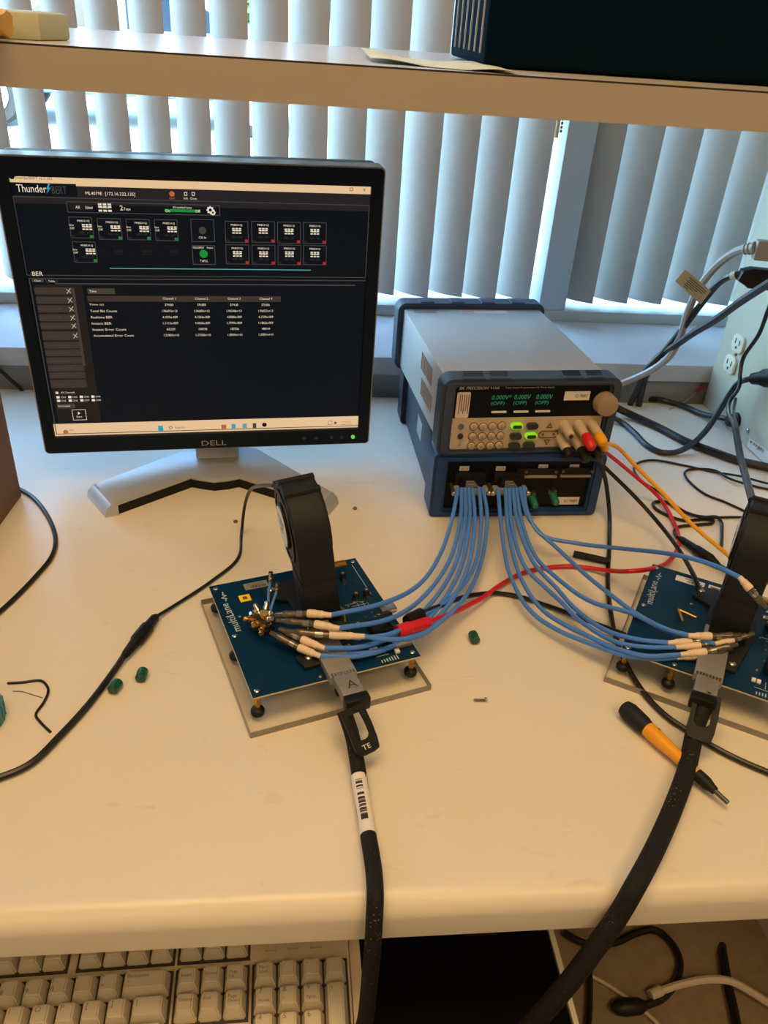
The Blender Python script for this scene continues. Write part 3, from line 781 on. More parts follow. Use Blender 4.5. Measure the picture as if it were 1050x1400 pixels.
for a, b in ((11, 0), (7, 6)):
    p, q = Vector(foot[a]), Vector(foot[b]); d = (Vector((cx, cy)) - (p + q) / 2).normalized() * 0.005; ou = -d * 1.6
    mb = MB()
    mb.loft([[(p.x + d.x, p.y + d.y, 0.0172), (q.x + d.x, q.y + d.y, 0.0172), (q.x + d.x, q.y + d.y, 0.0), (p.x + d.x, p.y + d.y, 0.0)],
             [(p.x + ou.x * .3, p.y + ou.y * .3, 0.0165), (q.x + ou.x * .3, q.y + ou.y * .3, 0.0165), (q.x + ou.x * .5, q.y + ou.y * .5, 0.0), (p.x + ou.x * .5, p.y + ou.y * .5, 0.0)],
             [(p.x + ou.x * 1.2, p.y + ou.y * 1.2, 0.009), (q.x + ou.x * 1.2, q.y + ou.y * 1.2, 0.009), (q.x + ou.x * 1.4, q.y + ou.y * 1.4, 0.0), (p.x + ou.x * 1.4, p.y + ou.y * 1.4, 0.0)]])
    mb.build('foot_end', 'silver_plastic', mon)

# ------------------------------------------------------------------ bench power supply (local: x right, y back, z up, origin front lower left)
psu = thing('power_supply', 'grey bench power supply with blue corner bumpers stacked on the blue instrument', 'power supply', (0.164, 0.834, 0.0885), 0.084)
PW, PH, PD = 0.2145, 0.094, 0.297
body = MB().box(0.006, PW - 0.006, 0.012, PD - 0.010, 0.004, PH - 0.004, bev=0.0015).build('body', 'psu_grey', psu)
# side vents
for j, (y0, z0) in enumerate(((0.085, 0.054), (0.075, 0.022))):
    for k in range(8):
        y = y0 + 0.008 * k
        MB().box(0.0052, 0.0062, y, y + 0.0035, z0, z0 + 0.022).build('vent_slot', 'knob_beige', psu)
# bumpers
fo = rrect(-0.002, PW + 0.002, 0.0, PH + 0.003, 0.013, 5)
fi = rrect(0.0135, PW - 0.0125, 0.0075, PH - 0.006, 0.004, 5)
fb = MB().ring(fo, fi, 'y', -0.002, 0.030)
es = [e for e in fb.bm.edges if len(e.link_faces) == 2 and e.calc_face_angle(0) > 1.0]
bmesh.ops.bevel(fb.bm, geom=es, offset=0.0035, segments=2, affect='EDGES')
fbo = fb.build('front_bumper', 'bumper_blue', psu)
for p, q in ((0.022, 0.046), (0.054, 0.076), (0.143, 0.165), (0.173, 0.192)):
    MB().prism([(p, 0.006), (q, 0.006), (q + 0.004, 0.026), (p + 0.004, 0.026)], 'z', PH + 0.0022, PH + 0.0033).build('bumper_recess', 'panel_black', psu)
    MB().box(p - 0.001, q + 0.001, 0.000, 0.006, PH + 0.0026, PH + 0.0048, bev=0.0008).build('bumper_lip', 'bumper_blue', psu)
ro = rrect(-0.002, PW + 0.002, 0.0, PH + 0.004, 0.012, 5); ri_ = rrect(0.0065, PW - 0.0065, 0.0045, PH - 0.0045, 0.004, 5)
MB().ring(ro, ri_, 'y', PD - 0.022, PD + 0.004).build('rear_bumper', 'bumper_blue', psu)
MB().box(0.004, PW - 0.004, PD - 0.010, PD - 0.004, 0.003, PH - 0.003).build('rear_panel', 'black_plastic', psu)
for k in range(4):
    x = 0.03 + 0.045 * k
    MB().box(x, x + 0.02, PD - 0.020, PD + 0.002, PH + 0.0036, PH + 0.0055, bev=0.0008).build('bumper_lip', 'bumper_blue', psu)
# stickers on the lid
for (x0, x1, y0, y1, m) in ((0.018, 0.050, PD - 0.040, PD - 0.030, 'label_silver'), (0.085, 0.155, PD - 0.040, PD - 0.028, 'label_pink')):
    s_ = MB().box(x0, x1, y0, y1, PH - 0.0041, PH - 0.0037).build('lid_sticker', m, psu)
MB().box(0.087, 0.105, PD - 0.037, PD - 0.034, PH - 0.0037, PH - 0.0035).build('lid_print', 'lead_red', psu)
# front plates
zs = 0.0475
MB().box(0.013, PW - 0.012, 0.004, 0.012, zs, PH - 0.005).build('display_panel', 'panel_black', psu)
MB().box(0.013, PW - 0.014, 0.003, 0.012, 0.007, zs).build('key_panel', 'panel_beige', psu)
FY = 0.0038
def ptxt(s, p, w, h, m, parent=psu, y=FY, shear=0.0, name='lettering'):
    mb = MB(); put_text(mb, s, (p[0], y, p[1]), (1, 0, 0), (0, 0, 1), width=w, height=h, shear=shear)
    return mb.build(name, m, parent, smooth=False, fix=False)
ptxt('BK PRECISION', ((0.0182,0.0791)[0], 0.0835), 0.034, 0.0036, 'print_white', shear=0.25)
ptxt('9130B', ((0.0554,0.0804)[0], 0.0837), 0.0105, 0.0028, 'print_white')
ptxt('Triple Output Programmable DC Power Supply', ((0.073,0.0802)[0], 0.0839), 0.060, 0.0022, 'print_white')
d1 = (0.0581,0.0639)
for k, s in enumerate(('0.000V*', '0.000V', '0.000V')):
    x = ((0.0581,0.0639)[0], (0.0853,0.0635)[0], (0.1123,0.063)[0])[k]
    ptxt(s, (x, 0.0705), 0.0235 if k == 0 else 0.020, 0.0058, 'lcd_green', shear=0.12, name='display_digits')
    ptxt('(OFF)', (x, 0.0625), 0.0165, 0.0056, 'lcd_green', shear=0.12, name='display_digits')
    xb = x + 0.002
    MB().prism(rrect(xb, xb + 0.0185, 0.0535, 0.0560, 0.0008, 2), 'y', FY - 0.0004, FY + 0.0004).build('channel_mark', 'label_white', psu)
sl = MB().prism(rrect(0.0165, 0.0325, zs + 0.0005, 0.0805, 0.002, 3), 'y', FY - 0.0006, FY).build('calibration_sticker', 'label_pink', psu)
for k in range(5):
    MB().box(0.0300 - 0.0026 * k, 0.0312 - 0.0026 * k, FY - 0.0008, FY - 0.0005, 0.0775 - 0.024 + 0.003 * (k % 2), 0.0775).build('print_line', 'print_grey', sl)
def id_sticker(parent, p0, p1, y, name='asset_sticker'):
    a = MB().prism([(p0[0], p0[1]), (p1[0], p0[1]), (p1[0], p1[1]), (p0[0], p1[1])], 'y', y - 0.0006, y).build(name, 'label_white', parent)
    w = p1[0] - p0[0]; h = p1[1] - p0[1]
    mb = MB(); put_text(mb, 'ID 9887', (p0[0] + w * .42, y - 0.0008, p0[1] + h * .32), (1, 0, 0), (0, 0, 1), width=w * .5, height=h * .36); mb.build('sticker_print', 'print_dark', a, smooth=False, fix=False)
id_sticker(psu, ((0.1471,0.069)[0], (0.1471,0.0685)[1]), ((0.1787,0.0797)[0], (0.1787,0.0797)[1]), FY)
# knob
kc = (0.1996,0.0644)
MB().lathe((kc[0] - .001, 0.004, kc[1] + .001), (kc[0] - .001, -0.010, kc[1] + .001), [(0, 0.0140), (.8, 0.0134), (.95, 0.0128), (1, 0.0112)], 28).build('knob', 'knob_beige', psu)
# keypad
rows_ = (((0.0407,0.0368), (0.052,0.0365), (0.0634,0.0369), (0.075,0.0373)), ((0.0408,0.024), (0.0524,0.024), (0.064,0.0241), (0.0751,0.0241)), ((0.0408,0.0114), (0.0524,0.011), (0.0638,0.0111), (0.0751,0.0114)))
leg_ = ('123E', '456C', '789M', '.0-E')
for i, rw in enumerate(rows_):
    for j, p in enumerate(rw):
        k = MB().lathe((p[0], 0.003, p[1]), (p[0], 0.0004, p[1]), [(0, 0.0047), (.5, 0.0047), (.8, 0.0042), (1, 0.0034)], 18).build('keypad_key', 'key_beige', psu)
        MB().cyl((p[0], 0.0034, p[1]), (p[0], 0.0024, p[1]), 0.0055, 18).build('key_ring', 'print_brown', k)
        mb = MB(); put_text(mb, leg_[i][j], (p[0] - 0.0012, 0.0002, p[1] - 0.0014), (1, 0, 0), (0, 0, 1), height=0.0030); mb.build('key_print', 'print_brown', k, smooth=False, fix=False)
ptxt('V-Set  I-Set', ((0.0459,0.0427)[0], 0.0448), 0.012, 0.0014, 'print_brown', y=0.0028)
for p, m, s in (((0.0931,0.0376), 'lit_green', 'V-SET'), ((0.1126,0.0371), 'button_dark', ''), ((0.0939,0.024), 'button_dark', ''), ((0.1129,0.0242), 'lit_green', 'RECALL'), ((0.094,0.0112), 'button_dark', ''), ((0.1124,0.0118), 'button_dark', '')):
    k = MB().prism(rrect(p[0] - 0.0072, p[0] + 0.0072, p[1] - 0.0037, p[1] + 0.0037, 0.0036, 5), 'y', -0.0015, 0.0035).build('mode_button', m if s != 'RECALL' else 'lit_green', psu)
    MB().prism(rrect(p[0] - 0.0055, p[0] + 0.0058, p[1] - 0.0028, p[1] + 0.0018, 0.002, 4), 'y', -0.0022, -0.0015).build('button_cap', 'button_dark', k)
# status icons and soft arrows on the beige plate
pw_ = (0.0252,0.0374); MB().cyl((pw_[0], 0.0032, pw_[1]), (pw_[0], 0.0018, pw_[1]), 0.0036, 16).build('power_button', 'dark_teal_print', psu)
pw_ = (0.0258,0.025); MB().cyl((pw_[0], 0.0032, pw_[1]), (pw_[0], 0.0012, pw_[1]), 0.0034, 16).build('lock_button', 'button_dark', psu)
ptxt('A', ((0.0234,0.0066)[0], 0.0095), 0.004, 0.0065, 'print_grey', y=0.0028, shear=0.2)
ac = (0.1354,0.0248)
MB().ring(rrect(ac[0] - .0125, ac[0] + .0125, ac[1] - .0048, ac[1] + .0048, .0046, 5), rrect(ac[0] - .0115, ac[0] + .0115, ac[1] - .0038, ac[1] + .0038, .0037, 5), 'y', 0.0018, 0.0032).build('arrow_pad', 'print_brown', psu)
for dx in (-.0068, .0068): MB().cyl((ac[0] + dx, 0.0032, ac[1]), (ac[0] + dx, 0.0018, ac[1]), .0014, 10).build('arrow_dot', 'print_brown', psu)
for dz, sg in ((.0115, 1), (-.0105, -1)):
    t0 = [(ac[0] - .004, ac[1] + dz - sg * .003), (ac[0] + .004, ac[1] + dz - sg * .003), (ac[0], ac[1] + dz + sg * .004)]
    t1 = [(ac[0] - .0022, ac[1] + dz - sg * .0019), (ac[0] + .0022, ac[1] + dz - sg * .0019), (ac[0], ac[1] + dz + sg * .002)]
    MB().ring(t0, t1, 'y', 0.0022, 0.0032).build('arrow_key', 'print_brown', psu)
# binding posts
posts = []
for i, x in enumerate((0.1535, 0.1715, 0.1890)):
    for j, z in enumerate((0.0365, 0.0190)):
        if i == 2 and j == 1: x2 = x - 0.002
        else: x2 = x - 0.002 * j
        o = MB().lathe((x2, 0.004, z), (x2, -0.022, z - 0.003), [(0, 0.0068), (.25, 0.0064), (.9, 0.0055), (1, 0.0042)], 16).build('binding_post', 'panel_beige', psu)
        MB().cyl((x2, -0.0205, z - 0.0028), (x2, -0.0228, z - 0.0031), 0.0026, 10).build('socket', 'print_dark', o)
MB().box(0.1435, 0.1475, 0.0024, 0.004, 0.0275, 0.0305).build('ground_link', 'dull_steel', psu)

# ------------------------------------------------------------------ blue pattern generator under it
low = thing('test_instrument', 'dark blue bench instrument with two blue cable harnesses under the power supply', 'instrument', (0.165, 0.837, 0.0), 0.03)
LW, LH, LD = 0.2105, 0.088, 0.30
lb = MB()
lb.box(0.004, LW - 0.004, 0.020, LD, 0.004, LH - 0.006, bev=0.003); lb.build('body', 'instrument_dark', low)
fo = rrect(-0.003, LW + 0.003, 0.0, LH, 0.006, 4); fi = rrect(0.014, LW - 0.012, 0.010, LH - 0.010, 0.002, 4)
fb = MB().ring(fo, fi, 'y', 0.0, 0.045)
es = [e for e in fb.bm.edges if len(e.link_faces) == 2 and e.calc_face_angle(0) > 1.0]
bmesh.ops.bevel(fb.bm, geom=es, offset=0.003, segments=2, affect='EDGES'); fb.build('front_bumper', 'instrument_blue', low)
MB().box(0.012, LW - 0.010, 0.008, 0.02, 0.008, LH - 0.008).build('front_panel', 'panel_black', low)
MB().ring(rrect(-0.003, LW + 0.003, 0.0, LH - 0.001, 0.006, 4), rrect(0.006, LW - 0.006, 0.006, LH - 0.008, 0.002, 4), 'y', LD - 0.03, LD + 0.004).build('rear_bumper', 'instrument_dark', low)
MB().box(0.0034, 0.0041, 0.13, 0.165, 0.040, 0.066).build('side_sticker', 'label_silver', low)
LYF = 0.0078
def ltxt(s, p, w, h, m): 
    mb = MB(); put_text(mb, s, (p[0] - w / 2, LYF, p[1] - h / 2), (1, 0, 0), (0, 0, 1), width=w, height=h); mb.build('lettering', m, low, smooth=False, fix=False)
ltxt('ML4079E', (0.1079,0.0757), 0.017, 0.0024, 'print_grey')
for c, s in (((0.0362,0.0663), 'CH 1-4'), ((0.0818,0.0661), 'CH 5-8'), ((0.1355,0.0685), 'RX 1-4'), ((0.1757,0.0684), 'RX 5-8')):
    a = MB().box(c[0] - 0.006, c[0] + 0.006, LYF - 0.0006, LYF, c[1] - 0.0030, c[1] + 0.0030).build('port_label', 'label_white', low)
    mb = MB(); put_text(mb, s, (c[0] - 0.0045, LYF - 0.0008, c[1] - 0.0013), (1, 0, 0), (0, 0, 1), width=0.009, height=0.0026); mb.build('label_print', 'print_dark', a, smooth=False, fix=False)
# empty connector slots on the right
for x0, x1, zc in (((0.1122,0.0573)[0], (0.1544,0.0571)[0], (0.133,0.0556)[1]), ((0.1593,0.056)[0], (0.201,0.0558)[0], (0.18,0.0564)[1])):
    s_ = MB().box(x0, x1, 0.004, 0.009, zc - 0.0018, zc + 0.0018, bev=0.0006).build('port_shield', 'knob_beige', low)
    MB().box(x0 + 0.002, x1 - 0.002, 0.0055, 0.009, zc + 0.0018, zc + 0.011).build('port_recess', 'matte_black', low)
    for x in (x0 + 0.001, x1 - 0.003): MB().cyl((x, 0.009, zc + 0.008), (x, 0.002, zc + 0.008), 0.0022, 10).build('jack_screw', 'dull_steel', s_)
MB().box((0.1022,0.0625)[0], (0.1114,0.0624)[0], 0.004, 0.009, (0.1059,0.0625)[1] - .003, (0.1059,0.0625)[1] + .004).build('reset_socket', 'matte_black', low)
for c in ((0.1266,0.0267), (0.153,0.0308)):
    t_ = MB().lathe((c[0], 0.009, c[1] + .001), (c[0] + .0005, -0.014, c[1] - .003), [(0, 0.0035), (.25, 0.0035), (.28, 0.0048), (.9, 0.0046), (1, 0.0035)], 14).build('green_cap', 'terminal_green', low)
    MB().cyl((c[0] - 0.004, 0.009, c[1] + 0.003), (c[0] - 0.004, 0.003, c[1] + 0.003), 0.0028, 12).build('coax_port', 'brass', low)
    MB().cyl((c[0] + 0.001, 0.009, c[1] + 0.006), (c[0] + 0.001, 0.0, c[1] + 0.006), 0.0026, 12).build('coax_port', 'dull_steel', low)
p0 = (0.1575,0.0135); p1 = (0.1911,0.0245)
id_sticker(low, (p0[0], p0[1]), (p1[0], p1[1]), LYF)

# harness connectors plugged into it
def harness(label, u0, u1, zc):
    t = thing('harness_connector', label, 'connector', (0.165, 0.837, 0.0), 0.03, group='cable harness connectors on the blue instrument')
    MB().box(u0 + 0.002, u1 - 0.002, -0.002, 0.008, zc - 0.006, zc + 0.012, bev=0.001).build('black_hood', 'black_plastic', t)
    MB().box(u0, u1, -0.014, -0.0035, zc - 0.0085, zc - 0.001, bev=0.001).build('metal_shell', 'label_silver', t)
    MB().prism([(u0 + 0.006, zc + 0.0), (u1 - 0.006, zc + 0.0), (u1 - 0.009, zc + 0.011), (u0 + 0.009, zc + 0.011)], 'y', -0.0120, -0.002, bev=0.001).build('hood_cover', 'black_plastic', t)
    for k in range(4): MB().box(u0 + 0.013, u0 + 0.029 - 0.002 * k, -0.0126, -0.0118, zc + 0.0015 + 0.0022 * k, zc + 0.0028 + 0.0022 * k).build('grip_mark', 'label_silver', t)
    for x in (u0 - 0.001, u1 + 0.001):
        MB().lathe((x, 0.006, zc - 0.005), (x, -0.018, zc - 0.006), [(0, .0024), (.6, .0024), (.62, .0032), (.95, .0032), (1, .002)], 12).build('thumb_screw', 'steel', t)
    for k in range(8):
        x = u0 + 0.007 + (u1 - u0 - 0.014) * k / 7
        MB().cyl((x, -0.004, zc - 0.009), (x, -0.010, zc - 0.011), 0.0022, 8).build('wire_collar', 'dull_steel', t)
harness('black-hooded cable harness connector, left one on the blue instrument', (0.0223,0.0485)[0], (0.0636,0.0482)[0], (0.0412,0.0504)[1])
harness('black-hooded cable harness connector, right one beside the empty ports', (0.0708,0.0492)[0], (0.1126,0.049)[0], (0.091,0.0502)[1])

# ------------------------------------------------------------------ evaluation boards on clear base plates
HW, HH, ZT = 0.0790, 0.0822, 0.032
def eval_board(label, loc, rz, left):
    t = thing('circuit_board', label, 'circuit board', loc, rz, group='blue circuit boards on clear plates')
    bp = MB().box(-HW - 0.0065, HW + 0.0065, -HH - 0.0135, HH + 0.0135, 0.0006, 0.0062).build('base_plate', 'acrylic', t, smooth=False)
    for (x0, x1, y0, y1) in ((-HW - 0.0067, HW + 0.0067, -HH - 0.0139, -HH - 0.0133), (-HW - 0.0067, HW + 0.0067, HH + 0.0133, HH + 0.0139),
                             (-HW - 0.0069, -HW - 0.0063, -HH - 0.0135, HH + 0.0135), (HW + 0.0063, HW + 0.0069, -HH - 0.0135, HH + 0.0135)):
        MB().box(x0, x1, y0, y1, 0.0, 0.0064).build('plate_edge', 'acrylic_edge', bp, smooth=False)
    pcb = MB().box(-HW, HW, -HH, HH, ZT - 0.0016, ZT).build('board', 'pcb_blue', t)
    for (x0, x1, y0, y1) in ((-HW, HW, -HH - 0.0003, -HH + 0.0003), (-HW - 0.0003, -HW + 0.0003, -HH, HH)):
        MB().box(x0, x1, y0, y1, ZT - 0.0015, ZT - 0.0001).build('board_edge', 'pcb_edge', pcb, smooth=False)
    for x, y in ((-.0735, -.0755), (.0735, -.0755), (-.0735, .0755), (.0735, .0755), (-.0735, 0.0), (0.004 if left else -.03, -.0770), (.0735, 0.0)):
        s = MB().cyl((x, y, 0.0062), (x, y, ZT - 0.0016), 0.0027, 6).build('standoff', 'brass', t)
        MB().lathe((x, y, 0.0062), (x, y, 0.0135), [(0, .0058), (.45, .0064), (.8, .0052), (1, .003)], 16).build('foot_nut', 'rubber_black', s)
        MB().lathe((x, y, ZT), (x, y, ZT + 0.0018), [(0, .0026), (.6, .0025), (1, .0014)], 12).build('screw_head', 'steel', s)
    # maker's lettering up the left edge, with its pulse mark
    mb = MB(); put_text(mb, 'multiLane', (-0.0655, 0.006, ZT + 0.0003), (-0.05, 1, 0), (-1, -0.05, 0), width=0.044, height=0.0078); mb.build('board_lettering', 'silk', pcb, smooth=False, fix=False)
    pts = [(-.0685, .053), (-.0685, .056), (-.0665, .057), (-.0720, .0595), (-.0660, .062), (-.0700, .0640), (-.0685, .0655), (-.0685, .069)]
    mb = MB()
    for a, b in zip(pts, pts[1:]):
        A = Vector((*a, 0)); B = Vector((*b, 0)); n = Vector((-(B - A).y, (B - A).x, 0)).normalized() * .0005
        mb.quad([tuple(v + Vector((0, 0, ZT + .0003))) for v in (A - n, B - n, B + n, A + n)])
    mb.build('pulse_mark', 'silk', pcb, smooth=False, fix=False)
    # stickers
    st = MB().box(-0.052 if not left else -0.046, -0.022, .064, .0745, ZT, ZT + .0004).build('silver_sticker' if left else 'white_sticker', 'label_silver' if left else 'label_white', t)
    for k in range(10): MB().box(-0.040 + .0016 * k, -0.0394 + .0016 * k + .0004 * (k % 2), .0655, .069, ZT + .0004, ZT + .0006).build('bar_print', 'print_dark', st)
    MB().box(-.043, -.026, .0710, .0722, ZT + .0004, ZT + .0006).build('print_line', 'print_grey', st)
    if left:
        MB().box(-.0555, -.0445, .047, .0575, ZT, ZT + .0004).build('yellow_sticker', 'label_yellow', t)
        MB().box(-.0522, -.0478, .050, .0545, ZT + .0004, ZT + .0006).build('sticker_print', 'print_brown', t)
    else:
        o = MB().box(-.018, .012, .066, .0745, ZT, ZT + .0004).build('white_sticker', 'label_white', t)
        MB().box(-.016, .010, .0692, .0712, ZT + .0004, ZT + .0006).build('print_line', 'print_grey', o)
    # clamp frame with two screwed ears under the blower
    fr = MB().prism([(-.030, .058), (-.012, .064), (.03, .056), (.034, .0), (.022, -.062), (-.027, -.066), (-.031, -.050), (-.014, -.036), (-.012, .03), (-.031, .040)], 'z', ZT, ZT + .0045, bev=.0008).build('clamp_frame', 'matte_black', t)
    for x, y in ((-.0240, .0505), (-.0205, -.0555), (.018, -.054)):
        MB().lathe((x, y, ZT + .0045), (x, y, ZT + .0075), [(0, .0036), (.6, .0034), (1, .0018)], 14).build('clamp_screw', 'steel', fr)
    # module cage
    cg = MB().box(-.0125, .0125, -.0900, -.010, ZT + .0005, ZT + .0090, bev=.0006).build('module_cage', 'brushed_steel', t)
    for k in range(8): MB().box(-.0108 + .0028 * k, -.0090 + .0028 * k, -.0905, -.0860, ZT + .0086, ZT + .0096).build('spring_finger', 'steel', cg)
    # capacitors
    for x, y in ((.0523, .0505), (.0530, .0150), (.0650, .0170)):
        c = MB().lathe((x, y, ZT), (x, y, ZT + .0085), [(0, .0042), (.12, .0042), (.14, .0037), (.95, .0037), (1, .0033)], 16).build('capacitor', 'matte_black', t)
        MB().cyl((x, y, ZT + .0084), (x, y, ZT + .0087), .0015, 10).build('vent_mark', 'label_silver', c)
        MB().box(x - .0016, x + .0016, y - .0066, y - .0036, ZT, ZT + .003).build('terminal', 'steel', c)
    # ribbon with amber film along the back edge
    MB().box(.030, .0655, .0715, .0805, ZT, ZT + .0022, bev=.0004).build('ribbon_connector', 'kapton', t)
    MB().box(.030, .0655, .0765, .0785, ZT + .0022, ZT + .0026).build('contact_strip', 'gold', t)
    # jumper pair, brass
    gp = ((.022, .012), (.034, .000), (.028, -.020)) if left else ((-.022, .002), (-.0405, .006), (-.0330, -.012))
    for a, b in zip(gp, gp[1:]): MB().cyl((a[0], a[1], ZT + .004), (b[0], b[1], ZT + .004), .0017, 10).build('brass_pin', 'brass', t)
    # right edge parts
    u = MB().box(.068, .084, -.0170, -.0060, ZT, ZT + .0055, bev=.0006).build('usb_socket', 'steel', t)
    MB().box(.0838, .0842, -.0160, -.0070, ZT + .0008, ZT + .0047).build('socket_mouth', 'matte_black', u)
    MB().box(.061, .077, -.066, -.056, ZT, ZT + .004, bev=.0005).build('edge_connector', 'label_silver', t)
    MB().box(.046, .066, -.048, -.030, ZT, ZT + .010, bev=.0008).build('power_terminal', 'black_plastic', t)
    for x in (.0385, .0430): 
        MB().box(x - .0018, x + .0018, -.0636, -.0590, ZT, ZT + .0022, bev=.0003).build('status_light', 'label_white', t)
    MB().box(.0580, .0625, -.0725, -.0680, ZT, ZT + .003, bev=.0004).build('white_jumper', 'label_white', t)
    for k in range(7): MB().box(.0420 + .0026 * k, .0430 + .0026 * k, -.0790, -.0755 + .0004 * k, ZT, ZT + .0003).build('silk_mark', 'silk', pcb)
    for (x0, x1, y0, y1) in ((.0708, .0713, .018, .072), (.040, .060, .0095, .0099), (.045, .0605, .0055, .0059), (.052, .0524, .002, .0095), (.0575, .0579, -.004, .0095), (.062, .0624, -.004, .008), (.040, .052, -.070, -.0696), (.049, .0494, -.068, -.058)):
        MB().box(x0, x1, y0, y1, ZT, ZT + .0002).build('silk_line', 'silk', pcb)
    rnd = random.Random(11 if left else 12)
    for k in range(34):
        x = rnd.uniform(.038, .070); y = rnd.choice((rnd.uniform(-.028, .045), rnd.uniform(-.028, .012)))
        w = rnd.choice((.0006, .0009, .0013)); MB().box(x - w, x + w, y - w * .6, y + w * .6, ZT, ZT + .0008).build('chip', rnd.choice(('matte_black', 'label_silver', 'label_silver', 'print_brown')), t)
    if left:
        rp = ((-.062, .026, 'steel'), (-.0170, -.0770, 'steel'), (-.030, -.028, 'steel'))
    else:
        rp = ((-.066, .030, 'steel'), (-.030, .028, 'steel'), (.040, -.045, 'steel'), (-.046, -.030, 'steel'))
    for x, y, m in rp: MB().lathe((x, y, ZT), (x, y, ZT + .0015), [(0, .0020), (.7, .0018), (1, .0008)], 10).build('test_pad', m, t)
    return t
board_l = eval_board('blue circuit board with yellow sticker on a clear plate in front of the monitor', (0.0118, 0.602, 0.0), R(18.3), True)
board_r = eval_board('blue circuit board with long white sticker at the right edge of the desk', (0.4151, 0.5822, 0.0), R(-31.5), False)

# coaxial connector clusters (part of each board)
def cluster(t, cx, cy, stubs, ups):
    b = MB().lathe((cx, cy, ZT), (cx, cy, ZT + .014), [(0, .0105), (.35, .0105), (.4, .0095), (.85, .0085), (1, .006)], 14).build('coax_block', 'matte_black', t)
    for i, (dx, dy, dz, L, m) in enumerate(stubs):
        d = Vector((dx, dy, dz)).normalized(); a = Vector((cx, cy, ZT + .010)) + d * .006
        e = a + d * L
        MB().lathe(a, e, [(0, .0016), (.3, .0016), (.32, .0030), (.6, .0030), (.62, .0024), (.9, .0027), (1, .0020)], 12).build('coax_stub', m, b)
    MB().lathe((cx + .002, cy - .0005, ZT + .010), (cx + .001, cy - .001, ZT + .0195), [(0, .004), (.8, .0045), (1, .0042)], 16).build('centre_port', 'gold', b)
    for (x, y, z0, z1) in ups:
        MB().tube([(cx + .008, cy + .006, ZT + .010), (x * .7 + cx * .3, y * .7 + cy * .3, z0), (x, y, z1)], .0013, 8).build('pigtail', 'cable_blue', b)
        MB().lathe((x, y, z1 - .004), (x + .001, y + .002, z1 + .007), [(0, .0016), (.2, .0028), (.5, .0028), (.55, .002), (1, .0024)], 10).build('coax_tip', 'steel', b)
    for k in range(16):
        a = k * 2.4; r = .005 + .006 * ((k * 7) % 5) / 5
        MB().cyl((cx + r * math.cos(a), cy + r * math.sin(a), ZT + .010), (cx + (r + .004) * math.cos(a + .3), cy + (r + .004) * math.sin(a + .3), ZT + .014 + .004 * ((k * 3) % 4) / 4), .0014, 8).build('pin', 'steel' if k % 3 else 'gold', b)
cluster(board_l, -.046, .002, ((-1, .05, .35, .013, 'brass'), (-.8, -.75, .4, .012, 'brass'), (-.35, -1, .15, .018, 'brass'), (.2, -.6, .5, .014, 'steel'), (-.2, .9, .5, .012, 'steel'), (.5, .8, .6, .013, 'steel')), ((-.030, .030, .052, .066), (-.026, .022, .050, .058)))
cluster(board_r, .052, .030, ((-.3, 1, .5, .016, 'brass'), (-.9, -.5, .3, .014, 'steel'), (-.6, -1, .3, .016, 'steel'), (.2, -1, .3, .014, 'steel'), (.9, .3, .5, .013, 'brass')), ((.060, .048, .05, .058),))

# ------------------------------------------------------------------ blowers standing on the boards
def blower(label, loc, rz, lean):
    t = thing('blower_fan', label, 'fan', loc, rz, group='black blower fans standing on the boards')
    t.rotation_euler = (0, lean, rz)
    T = .034
    MB().box(0, T, 0, .040, 0, .047, bev=.0012).build('duct', 'matte_black', t)
    MB().box(.004, T - .004, -.0006, .001, .010, .036, bev=.0002).build('duct_panel', 'matte_black', t)
    cy, cz, RR = .0435, .0885, .0415
    out = [(.0, .0475), (.0, .072)]
    for k in range(0, 27):
        a = R(188 - 252 * k / 26); out.append((cy + RR * math.cos(a) * (1.03 if k < 6 else 1), cz + RR * math.sin(a)))
    out += [(.046, .053), (.043, .0475)]
    MB().prism(out, 'x', .0005, T - .0005, bev=.0022, seg=3).build('housing', 'matte_black', t, ang=30)
    MB().box(.0, T, -.0003, .044, .0468, .0480).build('seam', 'rubber_black', t)
    ringp = lambda r: [(cy + r * math.cos(2 * math.pi * k / 28), cz + r * math.sin(2 * math.pi * k / 28)) for k in range(28)]
    for x0, x1 in ((-.0012, .0008), (T - .0008, T + .0012)):
        MB().ring(ringp(.0350), ringp(.0312), 'x', x0, x1).build('inlet_ring', 'black_plastic', t)
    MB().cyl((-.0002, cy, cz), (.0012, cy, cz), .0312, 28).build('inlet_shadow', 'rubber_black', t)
    h = MB().cyl((-.0030, cy, cz), (.0, cy, cz), .0220, 28, .0008).build('hub', 'black_plastic', t)
    MB().cyl((-.0034, cy, cz), (-.0029, cy, cz), .0195, 28).build('hub_label', 'label_white', h)
    for k in range(3): MB().box(-.0037, -.0033, cy - .011 + .003 * k, cy + .011 - .003 * k, cz + .007 - .006 * k, cz + .0083 - .006 * k).build('print_line', 'print_grey', h)
    # top rib and mounting ears
    MB().box(.0, T, cy - .016, cy - .010, cz + RR - .006, cz + RR + .0012, bev=.001).build('top_rib', 'matte_black', t)
    MB().box(.0, T, cy + .006, cy + .012, cz + RR - .005, cz + RR + .0014, bev=.001).build('top_rib', 'matte_black', t)
    for yy, zz in ((.006, .062), (.080, .110)):
        MB().cyl((0.0, yy, zz), (.012, yy, zz), .0052, 14).build('mount_ear', 'matte_black', t)
    return t
blower('black blower fan with round white label standing on the left circuit board', (0.0088, 0.586, 0.0365), R(14), -0.12)
blower('black blower fan standing on the right circuit board at the picture edge', (0.3961, 0.5685, 0.0365), R(-31.5), 0.0)

